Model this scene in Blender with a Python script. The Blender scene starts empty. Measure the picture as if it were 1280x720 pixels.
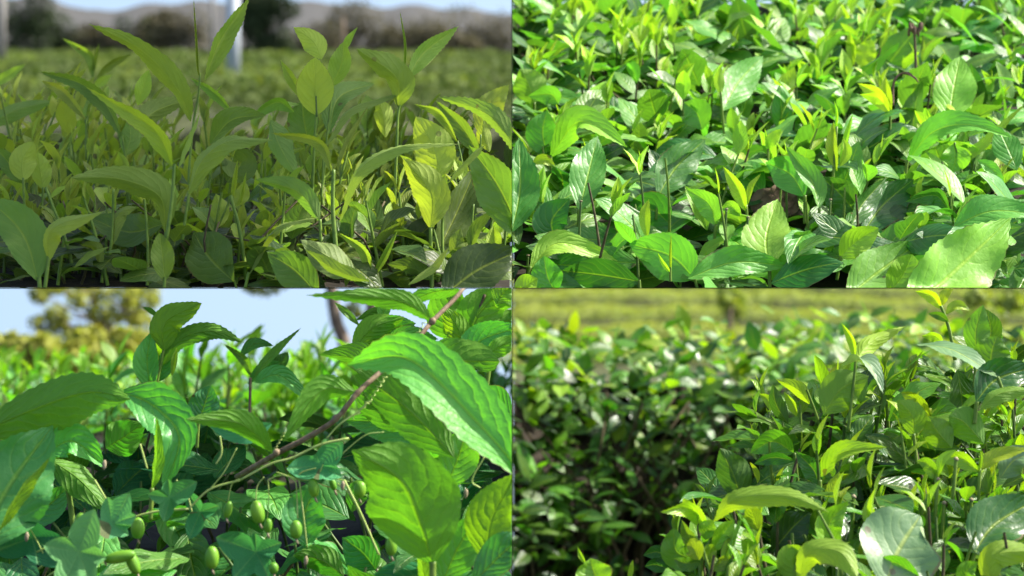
import bpy, math, random
from mathutils import Vector, Matrix
from mathutils.bvhtree import BVHTree

# ------------------------------------------------------------------ camera, sky, sun, exposure
scene = bpy.context.scene
COL = scene.collection
cam_data = bpy.data.cameras.new("camera")
cam = bpy.data.objects.new("camera", cam_data)
COL.objects.link(cam)
cam.location = (0, 0, 0)
cam.rotation_euler = (math.radians(90), 0, 0)
cam_data.lens = 85.0
cam_data.sensor_width = 36.0
cam_data.clip_start = 0.05
cam_data.clip_end = 6000.0
cam_data.dof.use_dof = True
cam_data.dof.focus_distance = 2.04
cam_data.dof.aperture_fstop = 10.5
cam_data.dof.aperture_blades = 0
scene.camera = cam

SUN_EL, SUN_AZ = 47.0, 82.0            # azimuth clockwise from +Y (straight ahead); 90 = from the right
world = bpy.data.worlds.new("World")
scene.world = world
world.use_nodes = True
wn = world.node_tree
wn.nodes.clear()
w_out = wn.nodes.new("ShaderNodeOutputWorld")
w_bg = wn.nodes.new("ShaderNodeBackground")
w_sky = wn.nodes.new("ShaderNodeTexSky")
w_sky.sky_type = 'NISHITA'
w_sky.sun_disc = False
w_sky.sun_elevation = math.radians(SUN_EL)
w_sky.sun_rotation = math.radians(SUN_AZ)
w_sky.air_density = 1.0
w_sky.dust_density = 3.2
w_sky.ozone_density = 1.0
w_tc = wn.nodes.new("ShaderNodeTexCoord")
w_sep = wn.nodes.new("ShaderNodeSeparateXYZ")
w_abs = wn.nodes.new("ShaderNodeMath"); w_abs.operation = 'ABSOLUTE'
w_max = wn.nodes.new("ShaderNodeMath"); w_max.operation = 'MAXIMUM'; w_max.inputs[1].default_value = 0.20
w_comb = wn.nodes.new("ShaderNodeCombineXYZ")
wl = wn.links.new
wl(w_tc.outputs["Generated"], w_sep.inputs[0])
wl(w_sep.outputs[2], w_abs.inputs[0]); wl(w_abs.outputs[0], w_max.inputs[0])
wl(w_sep.outputs[0], w_comb.inputs[0]); wl(w_sep.outputs[1], w_comb.inputs[1]); wl(w_max.outputs[0], w_comb.inputs[2])
wl(w_comb.outputs[0], w_sky.inputs["Vector"])
wl(w_sky.outputs[0], w_bg.inputs[0])
w_bg.inputs[1].default_value = 0.125
wl(w_bg.outputs[0], w_out.inputs[0])

sun_data = bpy.data.lights.new("sun", 'SUN')
sun_data.energy = 4.6
sun_data.angle = math.radians(0.5)
sun_data.color = (1.0, 0.95, 0.86)
sun = bpy.data.objects.new("sun", sun_data)
COL.objects.link(sun)
_e, _a = math.radians(SUN_EL), math.radians(SUN_AZ)
SUN_DIR = Vector((math.cos(_e) * math.sin(_a), math.cos(_e) * math.cos(_a), math.sin(_e)))
sun.rotation_euler = SUN_DIR.to_track_quat('Z', 'Y').to_euler()
sun.location = (3, -1, 4)

vs = scene.view_settings
vs.view_transform = 'Standard'
vs.look = 'None'
vs.exposure = 1.15
vs.gamma = 1.0
vs.use_curve_mapping = False
scene.render.engine = 'CYCLES'
scene.cycles.max_bounces = 8
scene.cycles.transmission_bounces = 6
scene.cycles.diffuse_bounces = 4
scene.cycles.use_denoising = True

rng = random.Random(11)
K = 36.0 / 85.0 / 1280.0               # metres per photo pixel at one metre


def P(x, y, d):
    """The point of the place seen at photo pixel (x, y), d metres away."""
    return Vector(((x - 640) * K * d, d, (360 - y) * K * d))


# ------------------------------------------------------------------ materials
def nt(mat):
    mat.use_nodes = True
    t = mat.node_tree
    t.nodes.clear()
    return t


def math_node(t, op, a=None, b=None, c=None):
    n = t.nodes.new("ShaderNodeMath"); n.operation = op
    for i, v in enumerate((a, b, c)):
        if v is None: continue
        if isinstance(v, (int, float)): n.inputs[i].default_value = v
        else: t.links.new(v, n.inputs[i])
    return n.outputs[0]


def mix_col(t, f, a, b, mode='MIX'):
    n = t.nodes.new("ShaderNodeMix"); n.data_type = 'RGBA'; n.blend_type = mode
    for s, v in ((n.inputs[0], f), (n.inputs[6], a), (n.inputs[7], b)):
        if isinstance(v, (int, float)): s.default_value = v
        elif isinstance(v, tuple): s.default_value = (v[0], v[1], v[2], 1)
        else: t.links.new(v, s)
    return n.outputs[2]


def ramp(t, fac, stops):
    n = t.nodes.new("ShaderNodeValToRGB")
    while len(n.color_ramp.elements) > 1: n.color_ramp.elements.remove(n.color_ramp.elements[0])
    n.color_ramp.elements[0].position = stops[0][0]
    n.color_ramp.elements[0].color = (*stops[0][1], 1)
    for p, c in stops[1:]:
        e = n.color_ramp.elements.new(p); e.color = (*c, 1)
    t.links.new(fac, n.inputs[0])
    return n.outputs[0]


def leaf_material(name, old, mid, young, under, rough=0.36, trans=0.4, trans_col=(1.0, 1.0, 0.45), veins=True, vein_bump=0.45, spec=0.5, under_mix=0.55, tgain=1.3, vmix=0.06):
    m = bpy.data.materials.new(name)
    t = nt(m); N = t.nodes; L = t.links.new
    at = N.new("ShaderNodeAttribute"); at.attribute_name = "leaf"
    sp = N.new("ShaderNodeSeparateColor"); L(at.outputs["Color"], sp.inputs[0])
    age, rnd = sp.outputs[0], sp.outputs[1]
    col = ramp(t, age, [(0.0, old), (0.5, mid), (1.0, young)])
    hsv = N.new("ShaderNodeHueSaturation")
    L(math_node(t, 'MULTIPLY_ADD', rnd, 0.035, 0.483), hsv.inputs["Hue"])
    L(math_node(t, 'MULTIPLY_ADD', rnd, 0.5, 0.75), hsv.inputs["Value"])
    L(col, hsv.inputs["Color"]); col = hsv.outputs[0]
    tc = N.new("ShaderNodeTexCoord")
    no = N.new("ShaderNodeTexNoise"); no.inputs["Scale"].default_value = 55; no.inputs["Detail"].default_value = 4
    L(tc.outputs["Object"], no.inputs["Vector"])
    col = mix_col(t, math_node(t, 'MULTIPLY', no.outputs[0], 0.8), col, mix_col(t, 1.0, col, (0.5, 0.62, 0.5), 'MULTIPLY'))
    uv = N.new("ShaderNodeUVMap"); uv.uv_map = "UVMap"
    su = N.new("ShaderNodeSeparateXYZ"); L(uv.outputs[0], su.inputs[0])
    u, v = su.outputs[0], su.outputs[1]
    av = math_node(t, 'ABSOLUTE', math_node(t, 'MULTIPLY_ADD', v, 2.0, -1.0))
    rib = math_node(t, 'SMOOTH_MIN', 1.0, math_node(t, 'MAXIMUM', 0.0, math_node(t, 'MULTIPLY_ADD', av, -18.0, 1.3)), 0.1)
    if veins:
        wob = math_node(t, 'MULTIPLY', no.outputs[0], 1.5)
        ph = math_node(t, 'ADD', math_node(t, 'SUBTRACT', math_node(t, 'MULTIPLY', u, 7.5), math_node(t, 'MULTIPLY', math_node(t, 'POWER', av, 1.3), 2.6)), wob)
        cs = math_node(t, 'COSINE', math_node(t, 'MULTIPLY', ph, 6.2832))
        sv = math_node(t, 'POWER', math_node(t, 'MULTIPLY_ADD', cs, 0.5, 0.5), 9.0)
        sv = math_node(t, 'MULTIPLY', sv, math_node(t, 'SUBTRACT', 1.0, math_node(t, 'POWER', av, 4.0)))
        col = mix_col(t, math_node(t, 'MULTIPLY', sv, vmix), col, mix_col(t, 1.0, young, (0.9, 1.0, 1.0), 'MULTIPLY'))
    col = mix_col(t, math_node(t, 'MULTIPLY', rib, 0.28), col, tuple(min(1, c * 1.25) for c in young))
    # blemishes: scattered brown spots on the older leaves
    vo = N.new("ShaderNodeTexVoronoi"); vo.inputs["Scale"].default_value = 60
    L(tc.outputs["Object"], vo.inputs["Vector"])
    sc = N.new("ShaderNodeSeparateColor"); L(vo.outputs["Color"], sc.inputs[0])
    spot = math_node(t, 'MULTIPLY', math_node(t, 'GREATER_THAN', sc.outputs[0], 0.94), math_node(t, 'LESS_THAN', vo.outputs["Distance"], math_node(t, 'MULTIPLY', no.outputs[0], 0.32)))
    col = mix_col(t, math_node(t, 'MULTIPLY', spot, 0.75), col, (0.11, 0.075, 0.03))
    n3 = N.new("ShaderNodeTexNoise"); n3.inputs["Scale"].default_value = 22; n3.inputs["Detail"].default_value = 3
    L(tc.outputs["Object"], n3.inputs["Vector"])
    pat = ramp(t, n3.outputs[0], [(0.35, (0, 0, 0)), (0.65, (1, 1, 1))])
    col = mix_col(t, math_node(t, 'MULTIPLY', pat, 0.30), col, mix_col(t, 1.0, col, (1.25, 1.05, 0.7), 'MULTIPLY'))
    rim = math_node(t, 'MULTIPLY', math_node(t, 'GREATER_THAN', math_node(t, 'ADD', av, math_node(t, 'MULTIPLY', n3.outputs[0], 0.35)), 1.17), math_node(t, 'GREATER_THAN', rnd, 0.45))
    col = mix_col(t, math_node(t, 'MULTIPLY', rim, 0.7), col, (0.16, 0.10, 0.04))
    geo = N.new("ShaderNodeNewGeometry")
    back = geo.outputs["Backfacing"]
    ucol = mix_col(t, under_mix, col, under)
    fcol = mix_col(t, back, col, ucol)
    pr = N.new("ShaderNodeBsdfPrincipled")
    L(fcol, pr.inputs["Base Color"])
    rg = math_node(t, 'ADD', math_node(t, 'MULTIPLY_ADD', age, 0.12, rough), math_node(t, 'MULTIPLY', back, 0.2))
    rg = math_node(t, 'ADD', rg, math_node(t, 'MULTIPLY_ADD', no.outputs[0], 0.24, -0.12))
    L(rg, pr.inputs["Roughness"])
    pr.inputs["Specular IOR Level"].default_value = spec
    bp = N.new("ShaderNodeBump"); bp.inputs["Strength"].default_value = vein_bump; bp.inputs["Distance"].default_value = 0.0012
    n2 = N.new("ShaderNodeTexNoise"); n2.inputs["Scale"].default_value = 120; n2.inputs["Detail"].default_value = 3
    L(tc.outputs["Object"], n2.inputs["Vector"])
    h = math_node(t, 'MULTIPLY', n2.outputs[0], 1.5)
    if veins:
        h = math_node(t, 'SUBTRACT', h, math_node(t, 'MULTIPLY', sv, 0.3))
        h = math_node(t, 'SUBTRACT', h, math_node(t, 'MULTIPLY', math_node(t, 'MULTIPLY', cs, no.outputs[0]), 0.2))
    h = math_node(t, 'SUBTRACT', h, rib)
    L(h, bp.inputs["Height"])
    L(bp.outputs[0], pr.inputs["Normal"])
    tr = N.new("ShaderNodeBsdfTranslucent")
    tcx = mix_col(t, 1.0, col, tuple(c * tgain for c in trans_col), 'MULTIPLY')
    if veins:
        tcx = mix_col(t, math_node(t, 'MAXIMUM', math_node(t, 'MULTIPLY', sv, 0.10), math_node(t, 'MULTIPLY', rib, 0.45)), tcx, mix_col(t, 1.0, tcx, (0.35, 0.45, 0.25), 'MULTIPLY'))
    L(tcx, tr.inputs["Color"]); L(bp.outputs[0], tr.inputs["Normal"])
    mx = N.new("ShaderNodeMixShader"); mx.inputs[0].default_value = trans
    L(pr.outputs[0], mx.inputs[1]); L(tr.outputs[0], mx.inputs[2])
    out = N.new("ShaderNodeOutputMaterial"); L(mx.outputs[0], out.inputs[0])
    return m


def plain_material(name, c1, c2, scale=40, rough=0.7, bump=0.3, detail=5, spec=0.3, trans=0.0):
    m = bpy.data.materials.new(name)
    t = nt(m); N = t.nodes; L = t.links.new
    tc = N.new("ShaderNodeTexCoord")
    no = N.new("ShaderNodeTexNoise"); no.inputs["Scale"].default_value = scale; no.inputs["Detail"].default_value = detail
    L(tc.outputs["Object"], no.inputs["Vector"])
    f = ramp(t, no.outputs[0], [(0.3, (0, 0, 0)), (0.7, (1, 1, 1))])
    col = mix_col(t, f, c1, c2)
    pr = N.new("ShaderNodeBsdfPrincipled")
    L(col, pr.inputs["Base Color"]); pr.inputs["Roughness"].default_value = rough
    pr.inputs["Specular IOR Level"].default_value = spec
    bp = N.new("ShaderNodeBump"); bp.inputs["Strength"].default_value = bump; bp.inputs["Distance"].default_value = 0.02 / max(1, scale / 10)
    L(no.outputs[0], bp.inputs["Height"]); L(bp.outputs[0], pr.inputs["Normal"])
    out = N.new("ShaderNodeOutputMaterial")
    if trans > 0:
        tr = N.new("ShaderNodeBsdfTranslucent"); L(col, tr.inputs["Color"])
        mx = N.new("ShaderNodeMixShader"); mx.inputs[0].default_value = trans
        L(pr.outputs[0], mx.inputs[1]); L(tr.outputs[0], mx.inputs[2]); L(mx.outputs[0], out.inputs[0])
    else:
        L(pr.outputs[0], out.inputs[0])
    return m


M = {}
M['TL'] = leaf_material("olive_tea_leaf", (0.040, 0.075, 0.022), (0.19, 0.30, 0.05), (0.44, 0.51, 0.065), (0.28, 0.38, 0.09), rough=0.40, trans=0.42, trans_col=(0.95, 1.0, 0.35), tgain=1.35, spec=0.4)
M['TR'] = leaf_material("bright_tea_leaf", (0.024, 0.125, 0.022), (0.19, 0.45, 0.06), (0.54, 0.74, 0.045), (0.25, 0.42, 0.08), rough=0.40, trans=0.36, trans_col=(0.85, 1.0, 0.35), tgain=1.4, spec=0.55)
M['BL'] = leaf_material("sky_tinted_tea_leaf", (0.025, 0.17, 0.065), (0.16, 0.44, 0.09), (0.38, 0.56, 0.03), (0.13, 0.32, 0.012), rough=0.38, trans=0.42, trans_col=(0.85, 1.0, 0.15), vmix=0.13, vein_bump=0.8, tgain=1.5, under_mix=0.85, spec=0.5)  # upper face tinted bluish: sky reflection put into the base colour
M['BR'] = leaf_material("glossy_tea_leaf", (0.020, 0.085, 0.020), (0.14, 0.33, 0.03), (0.49, 0.60, 0.03), (0.12, 0.27, 0.025), rough=0.31, trans=0.38, trans_col=(0.9, 1.0, 0.25), tgain=1.5, spec=0.55)
M['BRS'] = leaf_material("glare_pale_tea_leaf", (0.13, 0.19, 0.11), (0.15, 0.33, 0.025), (0.56, 0.62, 0.03), (0.14, 0.26, 0.025), rough=0.43, trans=0.22, spec=1.0, vein_bump=0.35)  # old-leaf base colour lifted to paint in part of the sun glare
M['VINE'] = leaf_material("vine_leaf", (0.03, 0.20, 0.085), (0.08, 0.34, 0.13), (0.24, 0.48, 0.15), (0.12, 0.30, 0.10), rough=0.5, trans=0.35, spec=0.35)
M['FAR'] = leaf_material("distant_tea_leaf", (0.05, 0.10, 0.012), (0.32, 0.42, 0.05), (0.58, 0.62, 0.10), (0.32, 0.38, 0.08), rough=0.5, trans=0.35, veins=False, vein_bump=0.1)
M['FIELD'] = leaf_material("dimmed_field_tea_leaf", (0.022, 0.045, 0.008), (0.095, 0.150, 0.018), (0.22, 0.28, 0.035), (0.10, 0.14, 0.03), rough=0.5, trans=0.3, veins=False, vein_bump=0.1, spec=0.25)  # darker copy of the distant leaf, painting in a field without direct sun
M['SCRUB'] = leaf_material("scrub_leaf", (0.055, 0.058, 0.028), (0.10, 0.088, 0.052), (0.16, 0.135, 0.085), (0.11, 0.10, 0.065), rough=0.6, trans=0.2, veins=False, vein_bump=0.1, spec=0.2)
M['TREE'] = leaf_material("tree_leaf", (0.14, 0.19, 0.03), (0.32, 0.36, 0.06), (0.50, 0.50, 0.09), (0.32, 0.33, 0.08), rough=0.6, trans=0.3, veins=False, vein_bump=0.1, spec=0.2)
M['DARKTREE'] = leaf_material("evergreen_leaf", (0.020, 0.038, 0.014), (0.038, 0.060, 0.020), (0.07, 0.10, 0.03), (0.05, 0.07, 0.03), rough=0.6, trans=0.15, veins=False, vein_bump=0.1, spec=0.2)
M['green_stem'] = plain_material("green_stem", (0.08, 0.15, 0.018), (0.17, 0.26, 0.035), 120, 0.5, 0.2)
M['dark_stem'] = plain_material("dark_stem", (0.05, 0.10, 0.02), (0.10, 0.16, 0.03), 120, 0.5, 0.2)
M['twig'] = plain_material("brown_twig", (0.05, 0.038, 0.018), (0.13, 0.105, 0.055), 150, 0.8, 0.6)
M['vine_bark'] = plain_material("vine_bark", (0.13, 0.075, 0.05), (0.27, 0.20, 0.12), 180, 0.7, 0.6)
M['tendril'] = plain_material("pale_tendril", (0.30, 0.42, 0.08), (0.42, 0.50, 0.16), 100, 0.5, 0.1)
M['fruit'] = plain_material("green_fruit_skin", (0.09, 0.30, 0.02), (0.24, 0.46, 0.03), 60, 0.45, 0.08, spec=0.4, trans=0.2)
M['dry'] = plain_material("dry_brown", (0.06, 0.035, 0.022), (0.20, 0.13, 0.09), 90, 0.85, 0.8)
M['pale_dry'] = plain_material("pale_dry", (0.22, 0.17, 0.10), (0.36, 0.30, 0.19), 120, 0.8, 0.4)
M['soil'] = plain_material("soil", (0.010, 0.008, 0.005), (0.034, 0.025, 0.015), 60, 0.95, 0.9)
M['earth'] = plain_material("field_earth", (0.035, 0.045, 0.014), (0.075, 0.085, 0.028), 3, 0.95, 0.5)
M['hill'] = plain_material("bare_hill", (0.062, 0.062, 0.060), (0.080, 0.079, 0.076), 0.03, 1.0, 0.2)
M['bark'] = plain_material("bark", (0.10, 0.07, 0.05), (0.22, 0.17, 0.12), 30, 0.9, 0.8)
M['white_post'] = plain_material("white_post", (0.34, 0.38, 0.42), (0.42, 0.46, 0.50), 8, 0.6, 0.1)
M['grey_post'] = plain_material("grey_post", (0.17, 0.16, 0.15), (0.23, 0.22, 0.20), 8, 0.8, 0.2)
M['sheet'] = plain_material("sun_diffuser", (0.84, 0.86, 0.80), (0.88, 0.90, 0.84), 20, 0.8, 0.05, trans=0.85)  # pale translucent sheet added above the frame to soften the sun
M['board'] = plain_material("green_board", (0.03, 0.055, 0.015), (0.05, 0.08, 0.02), 30, 0.9, 0.1)


# ------------------------------------------------------------------ object helpers
def link(name, me, parent=None):
    o = bpy.data.objects.new(name, me)
    COL.objects.link(o)
    if parent is not None: o.parent = parent
    return o


def tag(o, label=None, cat=None, group=None, kind=None):
    for k, v in (("label", label), ("category", cat), ("group", group), ("kind", kind)):
        if v: o[k] = v
    return o


def thing(name, label, cat, loc, group=None):
    o = bpy.data.objects.new(name, None)
    o.empty_display_size = 0.02
    COL.objects.link(o)
    o.location = loc
    return tag(o, label, cat, group)


class Geo:
    """Collects leaves and tubes, then links them as one mesh."""
    def __init__(self):
        self.v, self.f, self.uv, self.col, self.mi = [], [], [], [], []

    def add(self, v, f, uv, col, mi=0):
        b = len(self.v)
        self.v += v
        self.f += [tuple(i + b for i in q) for q in f]
        self.uv += uv
        self.col += [col] * len(v)
        self.mi += [mi] * len(f)

    def build(self, name, mats, parent=None, clamp=None):
        if not isinstance(mats, (list, tuple)): mats = [mats]
        off = Vector(parent_loc(parent)) if parent is not None else Vector((0, 0, 0))
        vv = self.v
        if clamp: vv = [clampv(p, clamp) for p in vv]
        me = bpy.data.meshes.new(name)
        me.from_pydata([p - off for p in vv], [], self.f)
        uvl = me.uv_layers.new(name="UVMap")
        li = [0] * len(me.loops)
        me.loops.foreach_get("vertex_index", li)
        flat = []
        for i in li: flat += self.uv[i]
        uvl.data.foreach_set("uv", flat)
        ca = me.color_attributes.new("leaf", 'FLOAT_COLOR', 'POINT')
        flat = []
        for c in self.col: flat += (c[0], c[1], c[2], 1.0)
        ca.data.foreach_set("color", flat)
        for m in mats: me.materials.append(m)
        me.polygons.foreach_set("material_index", self.mi)
        me.polygons.foreach_set("use_smooth", [True] * len(me.polygons))
        me.update()
        return link(name, me, parent)


def parent_loc(o):
    p = Vector(o.location)
    while o.parent is not None:
        o = o.parent
        p += Vector(o.location)
    return p


EPS = 0.0003


def clampv(p, panel):
    """Leaves that reach a board are pressed flat against it."""
    x, y, z = p
    if panel[1] == 'L': x = min(x, -EPS)
    else: x = max(x, EPS)
    if panel[0] == 'T': z = max(z, EPS)
    else: z = min(z, -EPS)
    return Vector((x, y, z))


def tube(geo, pts, r0, r1=None, n=7, col=(0.5, 0.5, 0), mi=0, cap=True):
    if r1 is None: r1 = r0
    v, f, uv = [], [], []
    m = len(pts)
    prev = None
    for i, p in enumerate(pts):
        a = pts[max(0, i - 1)]; b = pts[min(m - 1, i + 1)]
        t = (b - a)
        if t.length < 1e-9: t = Vector((0, 0, 1))
        t.normalize()
        if prev is None:
            s = t.cross(Vector((0.3, 1, 0.2))).normalized()
        else:
            s = (prev - t * prev.dot(t)).normalized()
        prev = s
        q = t.cross(s)
        k = i / max(1, m - 1)
        r = r0[i] if isinstance(r0, (list, tuple)) else r0 + (r1 - r0) * k
        for j in range(n):
            an = 2 * math.pi * j / n
            v.append(p + s * (r * math.cos(an)) + q * (r * math.sin(an)))
            uv.append((k, 0.1))
    for i in range(m - 1):
        for j in range(n):
            f.append((i * n + j, i * n + (j + 1) % n, (i + 1) * n + (j + 1) % n, (i + 1) * n + j))
    if cap:
        f.append(tuple(range(n - 1, -1, -1)))
        f.append(tuple(range((m - 1) * n, m * n)))
    geo.add(v, f, uv, col, mi)


def spline(pts, n):
    """Catmull-Rom through the points, n samples."""
    if len(pts) == 2: pts = [pts[0], pts[0].lerp(pts[1], 0.5), pts[1]]
    q = [pts[0] * 2 - pts[1]] + list(pts) + [pts[-1] * 2 - pts[-2]]
    out = []
    s = len(pts) - 1
    for i in range(n):
        t = i / (n - 1) * s
        k = min(int(t), s - 1); u = t - k
        a, b, c, d = q[k], q[k + 1], q[k + 2], q[k + 3]
        out.append(0.5 * ((2 * b) + (c - a) * u + (2 * a - 5 * b + 4 * c - d) * u * u + (3 * b - a - 3 * c + d) * u ** 3))
    return out


def w_profile(u, shape):
    if shape == 'oval':
        return max(0.02, math.sin(math.pi * min(1, u ** 0.86)) ** 0.78)
    if shape == 'blunt':
        a = math.sin(math.pi * min(1.0, u ** 1.08)) ** 0.72
        return max(0.02, a * (1 + .05 * math.sin(u * 9)))
    if shape == 'lance':
        return max(0.02, math.sin(math.pi * u ** 0.75) ** 1.0)
    if shape == 'bud':
        return max(0.02, math.sin(math.pi * u ** 0.62) ** 0.8)
    # tea: widest near the middle, drawn out to a short point
    a = math.sin(math.pi * min(1, u ** 0.88)) ** 0.95
    return max(0.02, a)


def leaf_geo(geo, mid, side, nor, width, age, rnd, fold=18.0, shape='tea', across=3, serr=0.0, wave=0.0, wave_n=3.0, cup=0.0, seed=0, mi=0, bite=None):
    """mid: midrib samples; side / nor: unit vectors at each sample; width in metres; fold raises both halves towards nor."""
    n = len(mid)
    R = random.Random(seed)
    ph1, ph2 = R.uniform(0, 6.28), R.uniform(0, 6.28)
    asym = R.uniform(-0.06, 0.06)
    v, f, uv = [], [], []
    cols = across * 2 + 1
    cf, sf = math.cos(math.radians(fold)), math.sin(math.radians(fold))
    L = sum((mid[i + 1] - mid[i]).length for i in range(n - 1))
    for i in range(n):
        u = i / (n - 1)
        hw = 0.5 * width * w_profile(u, shape)
        T = (mid[min(n - 1, i + 1)] - mid[max(0, i - 1)])
        T = T.normalized() if T.length > 1e-9 else Vector((0, 0, 1))
        for j in range(-across, across + 1):
            s = j / across
            k = abs(s)
            hh = hw * (1 + (asym if s > 0 else -asym))
            wv = wave * width * math.sin(wave_n * 6.28 * u + (ph1 if s > 0 else ph2)) * k ** 1.5 * min(1, u * 4) * min(1, (1 - u) * 5)
            rise = hh * (k * sf - cup * k * k * 0.5)
            p = mid[i] + side[i] * (hh * s * cf) + nor[i] * (rise + wv)
            if k == 1 and serr > 0 and 0 < i < n - 1:
                tooth = (i % 2) * 1.0
                p = p + side[i] * (serr * L * (tooth - 0.5) * (1 if s > 0 else -1)) + T * (serr * L * 0.6 * tooth)
            if bite and k > 0.3:
                bu, bs, br = bite
                dd = math.hypot((u - bu) * 2.0, s - bs)
                if dd < br: p = mid[i].lerp(p, max(0.25, dd / br))
            v.append(p)
            uv.append((u, s * 0.5 + 0.5))
    for i in range(n - 1):
        for j in range(cols - 1):
            a = i * cols + j
            f.append((a, a + 1, a + cols + 1, a + cols))
    geo.add(v, f, uv, (age, rnd, 0), mi)


def frames(mid, up):
    """side and normal along a midrib, normal leaning to `up`."""
    n = len(mid)
    S, Nn = [], []
    for i in range(n):
        T = (mid[min(n - 1, i + 1)] - mid[max(0, i - 1)])
        T = T.normalized() if T.length > 1e-9 else Vector((0, 0, 1))
        nn = up - T * up.dot(T)
        if nn.length < 1e-4: nn = Vector((0.2, -1, 0.3)) - T * Vector((0.2, -1, 0.3)).dot(T)
        nn.normalize()
        S.append(T.cross(nn)); Nn.append(nn)
    return S, Nn


# ------------------------------------------------------------------ hand-placed leaves: measured midribs at their own depth
_seed = [100]
HERO = {'TL': [], 'TR': [], 'BL': [], 'BR': []}
SHIFT = {'TL': 0.0, 'TR': 0.14, 'BL': 0.0, 'BR': -0.14}


def hero_leaf(parent, panel, px, d, w, age, roll=0.0, side='t', fold=16.0, shape='tea', name='leaf', serr=0.008, wave=0.055, twist=0.0, mat=None, cup=0.0, bite=None, rnd=None, label=None, glint=0.0):
    """px: midrib pixels from base to tip; d: depth or (base, tip) depths; w: blade width in pixels; roll turns the blade about its midrib
    (0 = flat to the viewer); side: 't' the upper face is seen, 'u' the lower."""
    _seed[0] += 1
    sd = _seed[0]
    d0, d1 = d if isinstance(d, (tuple, list)) else (d, d)
    d0 += SHIFT[panel]; d1 += SHIFT[panel]
    if panel == 'BL':                                       # keep this row in front of the shelf, in open light
        d0, d1 = [q if q < 1.9 else 1.9 + (q - 1.9) * .25 for q in (d0, d1)]
    k = len(px)
    pts = []
    for i, p in enumerate(px):
        dd = p[2] if len(p) > 2 else d0 + (d1 - d0) * i / (k - 1)
        pts.append(P(p[0], p[1], dd))
    Lp = sum(math.hypot(px[i + 1][0] - px[i][0], px[i + 1][1] - px[i][1]) for i in range(k - 1))
    n = 36 if Lp > 60 else (24 if Lp > 30 else 14)
    mid = spline(pts, n)
    S, Nn = [], []
    for i in range(n):
        T = (mid[min(n - 1, i + 1)] - mid[max(0, i - 1)]).normalized()
        view = -mid[i].normalized()
        if glint: view = view.lerp((view + SUN_DIR).normalized(), glint).normalized()
        if side == 'u': view = -view
        nn = (view - T * view.dot(T))
        nn = nn.normalized() if nn.length > 1e-4 else Vector((0, 0, 1))
        ss = T.cross(nn)
        a = math.radians(roll + twist * (i / (n - 1) - 0.5))
        S.append(ss * math.cos(a) + nn * math.sin(a))
        Nn.append(nn * math.cos(a) - ss * math.sin(a))
    g = Geo()
    dm = 0.5 * (d0 + d1)
    R = random.Random(sd)
    leaf_geo(g, mid, S, Nn, w * K * dm * 1.03, age, R.random() if rnd is None else rnd, fold * 1.25 + 3, shape, 4 if w > 14 else 3, serr if Lp > 40 else 0.0, wave, R.uniform(1.5, 3.0), cup, sd, 0, bite)
    HERO[panel].append(g)
    o = g.build(name, mat or M[panel], parent, panel)
    if label: o["label"] = label
    return o


def hero_stem(parent, panel, px, d, r0, r1=None, mat='green_stem', name='stem'):
    d0, d1 = d if isinstance(d, (tuple, list)) else (d, d)
    d0 += SHIFT[panel]; d1 += SHIFT[panel]
    if panel == 'BL':                                       # keep this row in front of the shelf, in open light
        d0, d1 = [q if q < 1.9 else 1.9 + (q - 1.9) * .25 for q in (d0, d1)]
    k = len(px)
    pts = [P(p[0], p[1], p[2] if len(p) > 2 else d0 + (d1 - d0) * i / max(1, k - 1)) for i, p in enumerate(px)]
    g = Geo()
    dm = 0.5 * (d0 + d1) * (0.72 if mat == 'green_stem' and panel == 'TL' else 1.0)
    tube(g, spline(pts, 6 + 4 * k), r0 * K * dm, (r1 if r1 is not None else r0) * K * dm, 8)
    return g.build(name, M[mat], parent, panel)


def shoot(panel, label, px, d, leaves=(), stems=(), name='tea_shoot', cat='tea shoot', group=None):
    t = thing(name, label, cat, P(px[0], px[1], d), group)
    for s in stems: hero_stem(t, panel, **s)
    for l in leaves: hero_leaf(t, panel, **l)
    return t


def L(px, d, w, age, **kw):
    return dict(px=px, d=d, w=w, age=age, **kw)


def S(px, d, r0, r1=None, **kw):
    return dict(px=px, d=d, r0=r0, r1=r1, **kw)


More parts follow.
